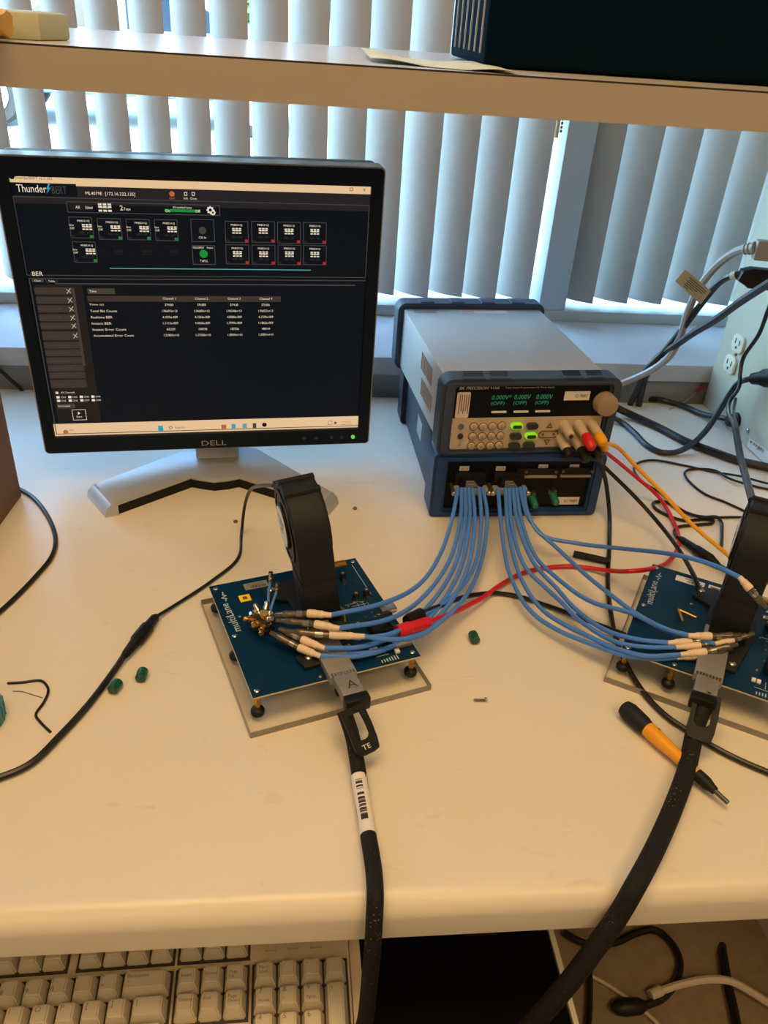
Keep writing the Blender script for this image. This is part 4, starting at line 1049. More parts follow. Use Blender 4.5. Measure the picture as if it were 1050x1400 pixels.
# ------------------------------------------------------------------ blue coax cables from the instrument to the boards
def coax(label, group, pts, boot, barrel):
    """pts end at the boot's thin end; boot = its thick end; barrel = tip of the metal plug"""
    t = thing('coax_cable', label, 'cable', (0, 0, 0), 0, group)
    e, b, q = Vector(pts[-1]), Vector(boot), Vector(barrel)
    MB().tube(pts, .0024, 8, 12).build('jacket', 'cable_blue', t)
    MB().lathe(e + (e - b).normalized() * .001, b, [(0, .0024), (.30, .0027), (.36, .0033), (.44, .0036), (.48, .0032), (.54, .0037), (.58, .0033), (.64, .0038), (.9, .0039), (1, .0034)], 12).build('boot', 'boot_white', t)
    MB().lathe(b + (e - b).normalized() * .001, q, [(0, .0030), (.55, .0032), (.58, .0036), (.72, .0036), (.75, .0028), (1, .0024)], 12).build('plug', 'clear_sleeve', t)
    m = b + (q - b) * .12; n = b + (q - b) * .30
    MB().lathe(m, n, [(0, .0034), (1, .0034)], 12).build('collar', 'steel', t)
GL = 'blue coax cables to the left circuit board'; GR = 'blue coax cables to the right circuit board'
coax('blue coax cable to the left board, highest of its white-booted plugs', GL, [(0.1911,0.824,0.0503),(0.1787,0.7789,0.04),(0.1563,0.7158,0.032),(0.1212,0.6431,0.042),(0.0773,0.5926,0.058),(0.0295,0.5671,0.066)], *[(0.0084,0.5712,0.065),(-0.0208,0.58,0.056)])
coax('blue coax cable to the left board, second white-booted plug from the top', GL, [(0.1956,0.824,0.0503),(0.1882,0.779,0.04),(0.166,0.7089,0.03),(0.1268,0.6353,0.034),(0.0836,0.5796,0.05),(0.0365,0.5558,0.06)], *[(0.015,0.5622,0.06),(-0.0194,0.5763,0.053)])
coax('blue coax cable to the left board with the white boot reaching farthest right', GL, [(0.2215,0.824,0.0516),(0.2196,0.7793,0.04),(0.2065,0.726,0.02),(0.1778,0.6591,0.02),(0.1361,0.5952,0.032),(0.1085,0.5637,0.042),(0.079,0.5518,0.05),(0.0591,0.5538,0.052)], *[(0.0281,0.5552,0.053),(-0.0126,0.5643,0.05)])
coax('blue coax cable to the left board, next to lowest white-booted plug', GL, [(0.2001,0.824,0.0504),(0.192,0.7711,0.04),(0.1686,0.6952,0.03),(0.1321,0.6273,0.03),(0.0909,0.574,0.036),(0.0547,0.5505,0.042),(0.0235,0.5455,0.046)], *[(0.0033,0.5554,0.048),(-0.0167,0.5698,0.048)])
coax('blue coax cable to the left board, lowest white-booted plug', GL, [(0.2046,0.824,0.0504),(0.1966,0.768,0.04),(0.1729,0.6871,0.03),(0.1367,0.6179,0.03),(0.0957,0.5659,0.034),(0.0545,0.5432,0.038),(0.0195,0.5395,0.042)], *[(0.0007,0.5492,0.044),(-0.0245,0.566,0.047)])
coax('blue coax cable to the left board, plug hidden under the lowest boots', GL, [(0.2091,0.824,0.0505),(0.2018,0.7634,0.04),(0.1803,0.6872,0.028),(0.1443,0.618,0.028),(0.1018,0.5702,0.032),(0.0603,0.5492,0.036),(0.0269,0.5483,0.04)], *[(0.0086,0.5562,0.042),(-0.0154,0.5704,0.044)])
coax('blue coax cable to the left board, plug tucked beneath the longest boot', GL, [(0.217,0.824,0.0516),(0.2104,0.7681,0.04),(0.1932,0.7035,0.026),(0.1615,0.649,0.026),(0.116,0.5973,0.036),(0.0826,0.5648,0.044),(0.0564,0.5588,0.046)], *[(0.0286,0.5654,0.046),(0.0019,0.5707,0.047)])
coax('blue coax cable crossing behind the fan of the right board, highest of the right bundle', GR, [(0.2722,0.824,0.0522),(0.2689,0.7815,0.042),(0.2799,0.7545,0.03),(0.3208,0.7424,0.026),(0.3558,0.7045,0.045),(0.3708,0.6542,0.075),(0.3734,0.6107,0.1),(0.3787,0.5813,0.114),(0.3857,0.564,0.119),(0.3941,0.5478,0.121)], *[(0.4001,0.5371,0.116),(0.4185,0.5346,0.098)])
coax('blue coax cable to the right board, upper white-booted plug of the bundle', GR, [(0.2677,0.824,0.0521),(0.268,0.7799,0.04),(0.2793,0.7591,0.03),(0.2926,0.7349,0.026),(0.3115,0.6815,0.026),(0.3236,0.6438,0.03),(0.3373,0.6025,0.036),(0.3511,0.5669,0.046),(0.3674,0.5523,0.05)], *[(0.3876,0.5487,0.052),(0.4168,0.5503,0.052)])
coax('blue coax cable to the right board, plug reaching farthest under the fan', GR, [(0.2633,0.824,0.0511),(0.2593,0.7717,0.038),(0.2643,0.7146,0.026),(0.2779,0.6803,0.024),(0.3008,0.633,0.028),(0.3317,0.6037,0.036),(0.3545,0.5649,0.044),(0.3914,0.5451,0.046)], *[(0.4095,0.5477,0.048),(0.4327,0.5545,0.05)])
coax('blue coax cable to the right board with the white boot farthest left', GR, [(0.2587,0.824,0.051),(0.2534,0.7653,0.038),(0.259,0.7034,0.026),(0.274,0.6647,0.022),(0.2851,0.6263,0.022),(0.3014,0.5843,0.03),(0.3219,0.5617,0.038),(0.3489,0.5515,0.042)], *[(0.3706,0.5509,0.044),(0.4027,0.552,0.048)])
coax('blue coax cable to the right board, lowest white-booted plug', GR, [(0.2497,0.824,0.0509),(0.24,0.7543,0.036),(0.2396,0.6819,0.022),(0.2506,0.634,0.018),(0.2648,0.6079,0.02),(0.2821,0.5851,0.024),(0.3027,0.5576,0.03),(0.3245,0.5403,0.036),(0.3558,0.5372,0.04)], *[(0.3802,0.5386,0.042),(0.4108,0.5415,0.048)])
coax('blue coax cable to the right board, middle of the bundle near the lower boots', GR, [(0.2542,0.824,0.051),(0.246,0.7621,0.036),(0.2484,0.6993,0.024),(0.2616,0.6713,0.02),(0.2732,0.6434,0.02),(0.2853,0.6064,0.022),(0.3059,0.567,0.03),(0.3298,0.5524,0.036),(0.3557,0.5474,0.04)], *[(0.3785,0.5478,0.042),(0.4102,0.5511,0.046)])
coax('blue coax cable to the right board, outermost lower loop of the bundle', GR, [(0.2406,0.824,0.0508),(0.2322,0.7543,0.036),(0.2299,0.6913,0.02),(0.24,0.6355,0.014),(0.2582,0.6037,0.016),(0.2884,0.5711,0.022),(0.3086,0.5505,0.028),(0.3313,0.5394,0.033),(0.3535,0.5377,0.036)], *[(0.3761,0.5381,0.038),(0.406,0.541,0.044)])

# ------------------------------------------------------------------ test leads
def lead(name, label, cat, m, pts, r, ends=(), n=8, group=None):
    t = thing(name, label, cat, (0, 0, 0), 0, group)
    MB().tube(pts, r, n, 12).build('jacket', m, t)
    for a, b, prof, mm, nm_ in ends:
        MB().lathe(a, b, prof, 12).build(nm_, mm, t)
    return t
PLUG = [(0, .0030), (.12, .0056), (.55, .0066), (.9, .0062), (1, .0050)]
def pw(x, y, z):   # point of the power supply's front in room coordinates
    c, s = math.cos(.084), math.sin(.084); return (0.164 + c * x - s * y, 0.834 + s * x + c * y, 0.0885 + z)
rp = [pw(.171, -.040, .030)] + [(0.3786,0.8602,0.085),(0.4353,0.8802,0.04),(0.4729,0.8718,0.012),(0.4754,0.8208,0.0035),(0.4627,0.7761,0.0035),(0.4365,0.7386,0.006),(0.3816,0.6811,0.034),(0.3555,0.6744,0.036),(0.3497,0.7114,0.01),(0.3124,0.729,0.0035),(0.2598,0.7192,0.0035),(0.2299,0.6993,0.004),(0.1909,0.6594,0.01),(0.1547,0.623,0.022),(0.1252,0.5952,0.034)]
t = lead('test_lead', 'red test lead from the power supply to the left circuit board', 'test lead', 'lead_red', rp, .0026,
         [(pw(.171, -.046, .029), pw(.1715, -.022, .0345), PLUG, 'lead_red', 'banana_plug')])
a, b = [(0.1268,0.5928,0.036),(0.093,0.5758,0.038)]
MB().lathe(a, b, [(0, .0028), (.05, .0058), (.62, .0062), (.64, .0070), (1, .0066)], 10).build('clip_plug', 'lead_red', t)
yp = [pw(.188, -.036, .031)] + [(0.3867,0.8414,0.1),(0.4151,0.8396,0.075),(0.4476,0.8149,0.05),(0.4679,0.7734,0.035),(0.4876,0.728,0.028),(0.498,0.7003,0.026),(0.5039,0.6713,0.03),(0.5151,0.6358,0.036)]
t = lead('test_lead', 'yellow test lead from the power supply passing behind the right fan', 'test lead', 'lead_yellow', yp, .0026,
     [(pw(.188, -.038, .0305), pw(.188, -.021, .0345), PLUG, 'lead_yellow', 'banana_plug')])
MB().lathe(pw(.196, -.030, .018), pw(.190, -.030, .034), [(0, .003), (.1, .0048), (.9, .0048), (1, .003)], 12).build('stack_socket', 'lead_yellow', t)
bp1 = [pw(.186, -.036, .012)] + [(0.3739,0.842,0.07),(0.3852,0.8457,0.045),(0.3929,0.8361,0.012),(0.3722,0.7696,0.0045),(0.3455,0.6954,0.0045),(0.3266,0.6298,0.009),(0.3145,0.5764,0.016),(0.3196,0.5508,0.006),(0.325,0.521,0.0035),(0.3346,0.4949,0.0035),(0.3443,0.4814,0.0035),(0.3588,0.4631,0.0035),(0.3748,0.4471,0.0035),(0.398,0.4297,0.0035),(0.4224,0.4144,0.0035),(0.4633,0.3959,0.0035),(0.5183,0.3817,0.0035)]
lead('test_lead', 'black test lead running down past the screwdriver to the right edge', 'test lead', 'lead_black', bp1, .0027,
     [(pw(.186, -.040, .011), pw(.187, -.022, .0165), PLUG, 'lead_black', 'banana_plug')])
bp2 = [pw(.170, -.036, .012)] + [(0.3627,0.8499,0.082),(0.3786,0.8421,0.07),(0.4113,0.8227,0.045),(0.4356,0.797,0.025),(0.434,0.722,0.03),(0.4213,0.6568,0.04),(0.419,0.639,0.038)]
lead('test_lead', 'black test lead from the power supply to the back of the right board', 'test lead', 'lead_black', bp2, .0026,
     [(pw(.169, -.042, .011), pw(.1695, -.022, .0165), PLUG, 'lead_black', 'banana_plug')])
bp3 = [(0.1207,0.6061,0.036),(0.1405,0.6237,0.03),(0.1795,0.6632,0.012),(0.2157,0.6789,0.0035),(0.2423,0.671,0.0035),(0.2634,0.6581,0.0035),(0.2872,0.6388,0.006),(0.306,0.6182,0.01),(0.3218,0.5913,0.02),(0.3295,0.5599,0.034)]
t = lead('test_lead', 'black test lead lying between the two circuit boards under the blue cables', 'test lead', 'lead_black', bp3, .0026)
a, b = [(0.1212,0.6049,0.037),(0.1037,0.5906,0.038)]
MB().lathe(a, b, [(0, .003), (.08, .0062), (.8, .0068), (1, .006)], 10).build('clip_plug', 'black_plastic', t)
MB().lathe(pw(.151, -.034, .011), pw(.1515, -.022, .0165), PLUG, 12).build('black_plug', 'black_plastic', psu).matrix_parent_inverse = Matrix.Identity(4)
# that last plug sits in the power supply: put it in the supply's own frame
_o = [c for c in psu.children if c.name.startswith('black_plug')][0]
_o.data.transform((Matrix.Translation((0.164, 0.834, 0.0885)) @ Matrix.Rotation(0.084, 4, 'Z')).inverted())

# ------------------------------------------------------------------ braided module cables
def module_cable(label, board_loc, rz, tabpts, path, r, sticker, ring_side):
    t = thing('module_cable', label, 'cable', (0, 0, 0), 0, 'braided module cables')
    c, s = math.cos(rz), math.sin(rz)
    W = lambda x, y, z: (board_loc[0] + c * x - s * y, board_loc[1] + s * x + c * y, z)
    def wbox(x0, x1, y0, y1, z0, z1, bev):
        mb = MB().box(x0, x1, y0, y1, z0, z1, bev=bev)
        mb.bm.transform(Matrix.Translation((board_loc[0], board_loc[1], 0)) @ Matrix.Rotation(rz, 4, 'Z')); return mb
    sh_ = wbox(-.0100, .0100, -.1170, -.0905, ZT + .0010, ZT + .0105, .0012).build('plug_shell', 'brushed_steel', t)
    if ring_side > 0 and sticker:
        mb = MB(); put_text(mb, 'A', W(-.0030, -.1090, ZT + .0108), (c, s, 0), (-s, c, 0), height=.0095); mb.build('hand_lettering', 'print_dark', sh_, smooth=False, fix=False)
    wbox(-.0110, .0110, -.1260, -.1160, ZT - .0015, ZT + .0120, .0015).build('plug_collar', 'black_plastic', t)
    # pull tab: a flat loop
    P = [Vector(p) for p in tabpts]
    mb = MB(); d = (P[1] - P[0]); n = Vector((0, 0, 1)); sd = Vector((d.y, -d.x, 0)).normalized()
    wd = .0112; th = .0011
    outer = []; inner = []
    Ln = d.length
    def Q(u, v): return P[0] + d * u + sd * v
    oo = [(0, -wd), (.45, -wd), (.80, -wd * .9), (.97, -wd * .75), (1.0, -wd * .3), (1.0, wd * .5), (.97, wd * .95), (.88, wd * 1.15), (.45, wd * 1.05), (0, wd)]
    ii = [(.12, -wd * .45), (.40, -wd * .5), (.62, -wd * .45), (.70, -wd * .2), (.72, 0), (.72, wd * .3), (.70, wd * .55), (.62, wd * .72), (.40, wd * .72), (.12, wd * .62)]
    rings = []
    vo = [Q(*p) for p in oo]; vi = [Q(*p) for p in ii]; N_ = len(oo)
    vs = [v + n * th for v in vo] + [v - n * th for v in vo] + [v + n * th for v in vi] + [v - n * th for v in vi]
    fs = []
    for i in range(N_):
        j = (i + 1) % N_
        fs += [(i, j, N_ + j, N_ + i), (2 * N_ + i, 3 * N_ + i, 3 * N_ + j, 2 * N_ + j), (i, 2 * N_ + i, 2 * N_ + j, j), (N_ + i, N_ + j, 3 * N_ + j, 3 * N_ + i)]
    mb._add(vs, fs); tab = mb.build('pull_tab', 'black_plastic', t, ang=30)
    if ring_side > 0 and sticker:
        dd = -d.normalized(); mb = MB(); o_ = Q(.93, wd * .55) + n * (th + .0003)
        put_text(mb, 'TE', o_, (-sd.x, -sd.y, 0), (dd.x, dd.y, dd.z), height=.0040, width=.0075); mb.build('tab_lettering', 'print_white', tab, smooth=False, fix=False)
    MB().tube(path, r, 12, 10).build('braided_sleeve', 'braid', t, ang=60)
    if sticker:
        sp = [Vector(p) for p in sticker]
        w_ = MB().tube(sp, r * 1.04, 14, 8).build('cable_label', 'label_white', t, ang=60)
        Pm = spline(sp, 8); tot = len(Pm)
        up = Vector((0, 0, 1)); rnd = random.Random(4)
        # bar code and digits printed on the upper side of the wrap
        mb = MB()
        for k in range(40):
            f = .15 + .70 * k / 40; i = int(f * (tot - 1)); q = Pm[i].lerp(Pm[min(i + 1, tot - 1)], f * (tot - 1) - i)
            tg = (Pm[min(i + 1, tot - 1)] - Pm[i]).normalized(); side = tg.cross(up).normalized()
            if rnd.random() < .62:
                w2 = rnd.choice((.0003, .0005, .0007))
                row = []
                for sgn in (1, -1):
                    arc = [q + tg * w2 * sgn + (side * math.sin(R(a)) + up * math.cos(R(a))) * (r * 1.055) for a in (38, 20, 2, -12)]
                    row.append(arc)
                for j in range(3): mb.quad([row[0][j], row[0][j + 1], row[1][j + 1], row[1][j]])
        mb.build('bar_code', 'print_dark', w_, smooth=False, fix=False)
    return t
module_cable('braided black module cable with white bar code label from the left board', (0.0118, 0.602), R(18.3), [(0.0442,0.4759,0.042),(0.0602,0.4476,0.021)],
    [(0.0385,0.4787,0.036),(0.0421,0.4722,0.029),(0.0457,0.4645,0.02),(0.0483,0.4506,0.012),(0.0499,0.4349,0.0085),(0.0514,0.4037,0.008),(0.0535,0.3776,0.008),(0.0553,0.3504,0.008),(0.0548,0.3306,0.0082),(0.0541,0.322,-0.0012),(0.0536,0.314,-0.0213),(0.0527,0.308,-0.0522),(0.0516,0.302,-0.09),(0.0496,0.296,-0.1358),(0.063,0.25,-0.156),(0.068,0.16,-0.1608),(0.072,0.07,-0.1608),(0.074,0.035,-0.175),(0.075,0.022,-0.26),(0.078,0.02,-0.45)],
    .0062, [(0.0495,0.4334,0.0085),(0.0506,0.4172,0.0082),(0.0521,0.397,0.008),(0.0534,0.3795,0.008)], 1)
module_cable('thick braided black module cable from the right board hanging over the desk front', (0.4151, 0.5822), R(-31.5), [(0.3574,0.4831,0.042),(0.3404,0.4486,0.022)],
    [(0.361,0.4873,0.036),(0.3523,0.4766,0.031),(0.345,0.4666,0.022),(0.3342,0.4472,0.014),(0.3221,0.4272,0.0105),(0.3032,0.4012,0.01),(0.282,0.3742,0.01),(0.2605,0.3487,0.01),(0.2413,0.3275,0.0105),(0.2315,0.32,-0.0105),(0.2182,0.312,-0.0327),(0.2045,0.306,-0.062),(0.1913,0.302,-0.0903),(0.1758,0.298,-0.1231),(0.1558,0.292,-0.1525),(0.15,0.24,-0.158),(0.142,0.16,-0.1594),(0.136,0.07,-0.1594),(0.134,0.035,-0.175),(0.133,0.02,-0.26),(0.132,0.018,-0.45)],
    .0076, None, 1)

# ------------------------------------------------------------------ cables on the right of the desk
def cable(name, label, m, pts, r, cat='cable', group=None, n=8):
    o = MB().tube(pts, r, n, 12).build(name, m, None)
    return tag(o, label, cat, group)
def cable_t(name, label, m, pts, r, cat='cable', group=None, n=8):
    t = thing(name, label, cat, (0, 0, 0), 0, group); MB().tube(pts, r, n, 12).build('jacket', m, t); return t
cable('power_cable', 'thick black power cord lying from behind the power supply to the right edge', 'cord_black', [(0.4786,1.1498,0.03),(0.5194,1.1435,0.012),(0.5594,1.1032,0.0062),(0.588,1.0484,0.0062),(0.6141,1.018,0.0062),(0.6438,0.9888,0.0062),(0.6782,0.9696,0.0062),(0.7163,0.9466,0.0062),(0.7891,0.9105,0.0062)], .0060, 'cord')
t = cable_t('power_cable', 'black power cord rising in a loop to a plug on the pale enclosure', 'cord_bluish', [(0.4681,1.1293,0.02),(0.5068,1.1175,0.006),(0.5171,1.0818,0.0045),(0.5215,1.0374,0.0045),(0.534,1.0165,0.0045),(0.5576,1.0162,0.005),(0.5844,1.0272,0.012),(0.612,1.0465,0.0261),(0.64,1.0712,0.0528),(0.655,1.0735,0.0917),(0.661,1.0511,0.1105)], .0044, 'cord')
a, b = [(0.66,1.0527,0.1091),(0.676,1.0099,0.1291)]
MB().lathe(a, b, [(0, .0045), (.08, .0085), (.35, .010), (.5, .0135), (1, .0145)], 14).build('plug', 'black_plastic', t)
t = cable_t('power_cable', 'black power cord curving into the round grommet of the pale enclosure', 'cord_bluish', [(0.591,1.2812,-0.03),(0.6051,1.2074,0.006),(0.6224,1.1985,0.005),(0.6398,1.1845,0.005),(0.6584,1.1515,0.006),(0.672,1.1186,0.0152),(0.684,1.0978,0.0202)], .0046, 'cord')
t = cable_t('power_lead', 'twin black lead winding from the right edge down to the top of the right fan', 'cord_black', [(0.655,1.0506,0.2422),(0.655,1.0553,0.2108),(0.655,1.0585,0.1756),(0.652,1.0741,0.1319),(0.65,1.0666,0.1119),(0.645,1.0505,0.0954),(0.632,1.041,0.0783),(0.615,1.0086,0.0763),(0.5395,0.8609,0.12),(0.5081,0.7826,0.12),(0.4657,0.695,0.14),(0.4273,0.6182,0.16)], .0030)
MB().tube([(0.64,1.041,0.0819),(0.62,1.0053,0.0802),(0.542,0.859,0.121),(0.5104,0.7808,0.121),(0.4677,0.6933,0.141),(0.4303,0.6183,0.16)], .0022, 8, 12).build('second_core', 'cord_black', t)
cable('thin_cable', 'thin black cable making the wide loop left of the right fan', 'cord_black', [(0.6023,0.8309,0.0022),(0.5832,0.8596,0.0022),(0.5696,0.8785,0.002),(0.5522,0.8975,0.002),(0.5441,0.9274,0.002),(0.546,0.9545,0.002),(0.555,0.9655,0.002),(0.5737,0.9703,0.002),(0.5961,0.9661,0.0022),(0.6041,0.934,0.006),(0.6389,0.9186,0.0022),(0.6861,0.8997,0.002)], .0017)
cable('thin_cable', 'long thin black cable looping under the yellow lead to the right fan', 'cord_black', [(0.6905,0.9099,0.0055),(0.6544,0.9234,0.0055),(0.6212,0.9424,0.0062),(0.5921,0.962,0.002),(0.5549,0.9808,0.002),(0.5151,0.9954,0.002),(0.4882,0.9857,0.002),(0.4746,0.9636,0.002),(0.4748,0.9321,0.002),(0.4888,0.9004,0.002),(0.4928,0.8597,0.006),(0.5093,0.8463,0.002),(0.5312,0.8394,0.002),(0.5675,0.8398,0.002),(0.5919,0.84,0.002)], .0017)
t = cable_t('fan_lead', 'black fan lead with slim inline connector folded beside the right board', 'cord_black', [(0.4648,0.7867,0.005),(0.4688,0.8038,0.0024),(0.4768,0.814,0.0024),(0.513,0.8211,0.0024),(0.527,0.8238,0.0024),(0.5318,0.83,0.0024),(0.5234,0.8334,0.0024),(0.4915,0.8305,0.0024),(0.4729,0.8453,0.0024),(0.4653,0.8615,0.0024),(0.4693,0.8745,0.0024),(0.4854,0.8766,0.0024),(0.5009,0.8528,0.0024),(0.5168,0.8323,0.0064),(0.5367,0.8325,0.0064),(0.5384,0.8225,0.005),(0.5309,0.8025,0.0024),(0.5133,0.7667,0.0024)], .0022)
a, b = [(0.4649,0.7837,0.007),(0.4888,0.7254,0.008)]
MB().lathe(a, b, [(0, .0025), (.08, .0042), (.42, .0050), (.45, .0060), (.80, .0064), (.86, .0052), (1, .0032)], 14).build('inline_connector', 'black_plastic', t)
MB().tube([(0.4885,0.7268,0.008),(0.4921,0.7083,0.012),(0.4917,0.6834,0.02)], .0022, 8, 8).build('lead_end', 'cord_black', t)

# cables in front of the window at the right
t = cable_t('video_cable', 'grey video cable with a grey plug at the right edge in front of the blinds', 'cable_beige', [(0.5063,1.175,0.0426),(0.5256,1.172,0.0507),(0.556,1.15,0.0829),(0.5667,1.13,0.1127),(0.5699,1.12,0.1467),(0.5665,1.11,0.1858),(0.5664,1.1,0.2191),(0.5678,1.08,0.2519),(0.5719,1.05,0.2838),(0.5745,1.02,0.3009),(0.5823,1.01,0.3046)], .0056)
a, b = [(0.5739,1.022,0.2994),(0.5832,1.008,0.3051)]; MB().lathe(a, b, [(0, .006), (.2, .0075), (.3, .0066), (.5, .008), (.6, .007), (.9, .0085), (1, .007)], 12).build('strain_relief', 'cable_beige', t)
mb = MB().box(0, .075, -.008, .008, -.0125, .0125, bev=.003); mb.bm.transform(Matrix.Translation([(0.5808,1.008,0.3032)][0]) @ Matrix.Rotation(R(-12), 4, 'Z')); mb.build('plug_body', 'cable_beige', t)
t = cable_t('video_cable', 'black video cable with a black plug and paper tag near the right edge', 'cord_bluish', [(0.5638,1.215,-0.038),(0.5525,1.195,0.0023),(0.553,1.185,0.0278),(0.5517,1.165,0.0743),(0.5622,1.14,0.1182),(0.5699,1.115,0.1643),(0.574,1.09,0.2076),(0.5754,1.06,0.2457),(0.5783,1.04,0.2604),(0.5865,1.03,0.2654)], .0050)
MB().lathe(*[(0.5789,1.04,0.2604),(0.5819,1.034,0.2632)], [(0, .0058), (1, .0058)], 12).build('white_band', 'cable_white', t)
mb = MB().prism([(0, -.006), (.010, -.011), (.016, -.015), (.08, -.016), (.08, .010), (.016, .011), (.004, .007)], 'y', -.009, .009, bev=.002); mb.bm.transform(Matrix.Translation([(0.5805,1.03,0.2647)][0]) @ Matrix.Rotation(R(-10), 4, 'Z')); mb.build('plug_body', 'black_plastic', t)
cable('power_cable', 'thick black cord slanting up to the right edge in front of the blinds', 'cord_bluish', [(0.5761,1.21,-0.0312),(0.5647,1.19,0.0075),(0.5571,1.175,0.0578),(0.5596,1.16,0.0937),(0.5666,1.12,0.1328),(0.5698,1.08,0.1676),(0.5696,1.03,0.2038),(0.5654,0.98,0.2417),(0.5604,0.92,0.2836),(0.5543,0.87,0.316)], .0056, 'cord')
q = [(0.5288,1.075,0.2578),(0.5689,1.065,0.2318),(0.5698,1.085,0.2069),(0.528,1.095,0.236)]
mb = MB(); n_ = (Vector(q[1]) - Vector(q[0])).cross(Vector(q[3]) - Vector(q[0])).normalized() * .0004
mb.loft([[Vector(p) - n_ for p in q], [Vector(p) + n_ for p in q]]); tg = mb.build('paper_tag', 'label_tan', t, smooth=False)
Q0, Q1, Q3 = Vector(q[0]), Vector(q[1]), Vector(q[3])
for k in range(6):
    f = .2 + .13 * k; g0 = .25 + .04 * (k % 2)
    a = Q0 + (Q1 - Q0) * g0 + (Q3 - Q0) * f; b = Q0 + (Q1 - Q0) * .92 + (Q3 - Q0) * f; w = (Q3 - Q0) * .03
    nn = -n_ * 1.6 if n_.y > 0 else n_ * 1.6
    mb = MB(); mb.quad([a - w + nn, b - w + nn, b + w + nn, a + w + nn]); mb.build('print_line', 'print_brown', tg, smooth=False, fix=False)

# ------------------------------------------------------------------ pale metal enclosure with outlets at the right
en = thing('power_enclosure', 'pale green metal enclosure with two outlets at the right edge of the desk', 'enclosure', (0.684, 0.80, 0.0))
MB().box(0, .42, 0, .405, .0005, .455, bev=.002).build('housing', 'enclosure', en)
def on_face(x_, y_, z_): return (x_, y_, z_)
op = [(0.684,1.148,0.1283),(0.684,1.154,0.0921),(0.684,1.1494,0.111),(0.684,1.092,0.0229),(0.684,1.0536,0.024),(0.684,1.2196,0.0267)]
op = [(p[0] - 0.684, p[1] - 0.80, p[2]) for p in op]
for p in op[:2]:
    out = []
    for k in range(24):
        a = 2 * math.pi * k / 24; out.append((p[1] + max(-.0165, min(.0165, .019 * math.cos(a))), p[2] + max(-.0135, min(.0135, .0165 * math.sin(a)))))
    o = MB().prism(out, 'x', -.0045, .0002, bev=.0012).build('outlet', 'outlet_ivory', en)
    for dy in (-.0062, .0062): MB().box(-.0049, -.0044, p[1] + dy - .0011, p[1] + dy + .0011, p[2] - .001, p[2] + .007).build('blade_slot', 'print_dark', o)
    MB().cyl((-.0049, p[1], p[2] - .0062), (-.0044, p[1], p[2] - .0062), .0024, 12).build('ground_slot', 'print_dark', o)
MB().lathe((0.0002, op[2][1], op[2][2]), (-.003, op[2][1], op[2][2]), [(0, .0035), (.6, .0035), (1, .002)], 12).build('outlet_screw', 'steel', en)
MB().lathe((0.0002, op[3][1], op[3][2]), (-.016, op[3][1], op[3][2]), [(0, .013), (.25, .013), (.3, .011), (.8, .010), (1, .0075)], 16).build('grommet', 'rubber_black', en)
MB().lathe((0.0002, op[4][1], op[4][2]), (-.003, op[4][1], op[4][2]), [(0, .0038), (.6, .0036), (1, .002)], 12).build('case_screw', 'steel', en)
MB().lathe((0.0002, op[5][1], op[5][2]), (-.004, op[5][1], op[5][2]), [(0, .004), (.6, .004), (1, .002)], 12).build('ground_screw', 'steel', en)
sq = [(p[1] - .80, max(p[2], .003)) for p in [(0.684,1.0416,0.0163),(0.684,0.9807,0.0232),(0.684,0.9744,-0.0037),(0.684,1.0439,-0.0101)]]
so = MB().prism(sq, 'x', -.0006, .0, 0).build('asset_label', 'label_white', en)
S0, S1, S3 = Vector((0, *sq[0])), Vector((0, *sq[1])), Vector((0, *sq[3])); rnd = random.Random(3)
mb = MB()
for k in range(16):
    f = .06 + .034 * k
    if rnd.random() < .6:
        a = S0 + (S1 - S0) * f + (S3 - S0) * .08; b = S0 + (S1 - S0) * f + (S3 - S0) * .42; w = (S1 - S0) * .009
        mb.quad([Vector((-.0009, 0, 0)) + v for v in (a - w, a + w, b + w, b - w)])
mb.build('bar_code', 'print_dark', so, smooth=False, fix=False)
mb = MB(); u_ = (S1 - S0); v_ = (S0 - S3); o_ = S0 + u_ * .42 + (S3 - S0) * .62 + Vector((-.0009, 0, 0)); put_text(mb, '#01174', o_, u_, v_, width=.018, height=.007); mb.build('label_print', 'print_dark', so, smooth=False, fix=False)
t = thing('ground_wire', 'thin grounding wire with a red ring terminal at the enclosure edge', 'wire', (0, 0, 0))
gp = [(0.6815,1.2151,0.0285),(0.674,1.2172,0.0167),(0.655,1.2077,0.0043)]
MB().lathe(gp[0], gp[1], [(0, .0018), (.4, .0018), (.45, .0028), (1, .0026)], 10).build('ring_terminal', 'lead_red', t)
MB().tube([gp[1], gp[2], (0.6131,1.1763,0.0015)], .0008, 6, 6).build('core', 'cable_beige', t)

# ------------------------------------------------------------------ cables on the left
t = cable_t('fan_lead', 'black fan lead with inline connector running to the left edge of the desk', 'cord_black', [(-0.0242,0.6805,0.135),(-0.0373,0.7149,0.115),(-0.0545,0.7793,0.07),(-0.0624,0.8002,0.035),(-0.0664,0.7949,0.003),(-0.0674,0.7451,0.0025),(-0.0918,0.7043,0.0025),(-0.1248,0.6626,0.003),(-0.1416,0.6392,0.006)], .0019)
a, b = [(-0.1404,0.6413,0.0062),(-0.1614,0.5811,0.0066)]
MB().lathe(a, b, [(0, .0028), (.06, .0046), (.25, .0052), (.30, .0066), (.62, .0066), (.68, .0052), (.92, .0042), (1, .0030)], 14).build('inline_connector', 'black_plastic', t)
MB().tube([(-0.1613,0.5838,0.006),(-0.1665,0.5681,0.0042),(-0.1807,0.525,0.0034),(-0.1964,0.4888,0.0034),(-0.212,0.4601,0.0034),(-0.2316,0.4471,0.0034),(-0.2566,0.4403,0.0034),(-0.3252,0.4387,0.0034),(-0.55,0.5,0.0034),(-0.9,0.62,0.0034),(-1.2,0.6,0.0034)], .0030, 8, 12).build('thick_jacket', 'cord_black', t)
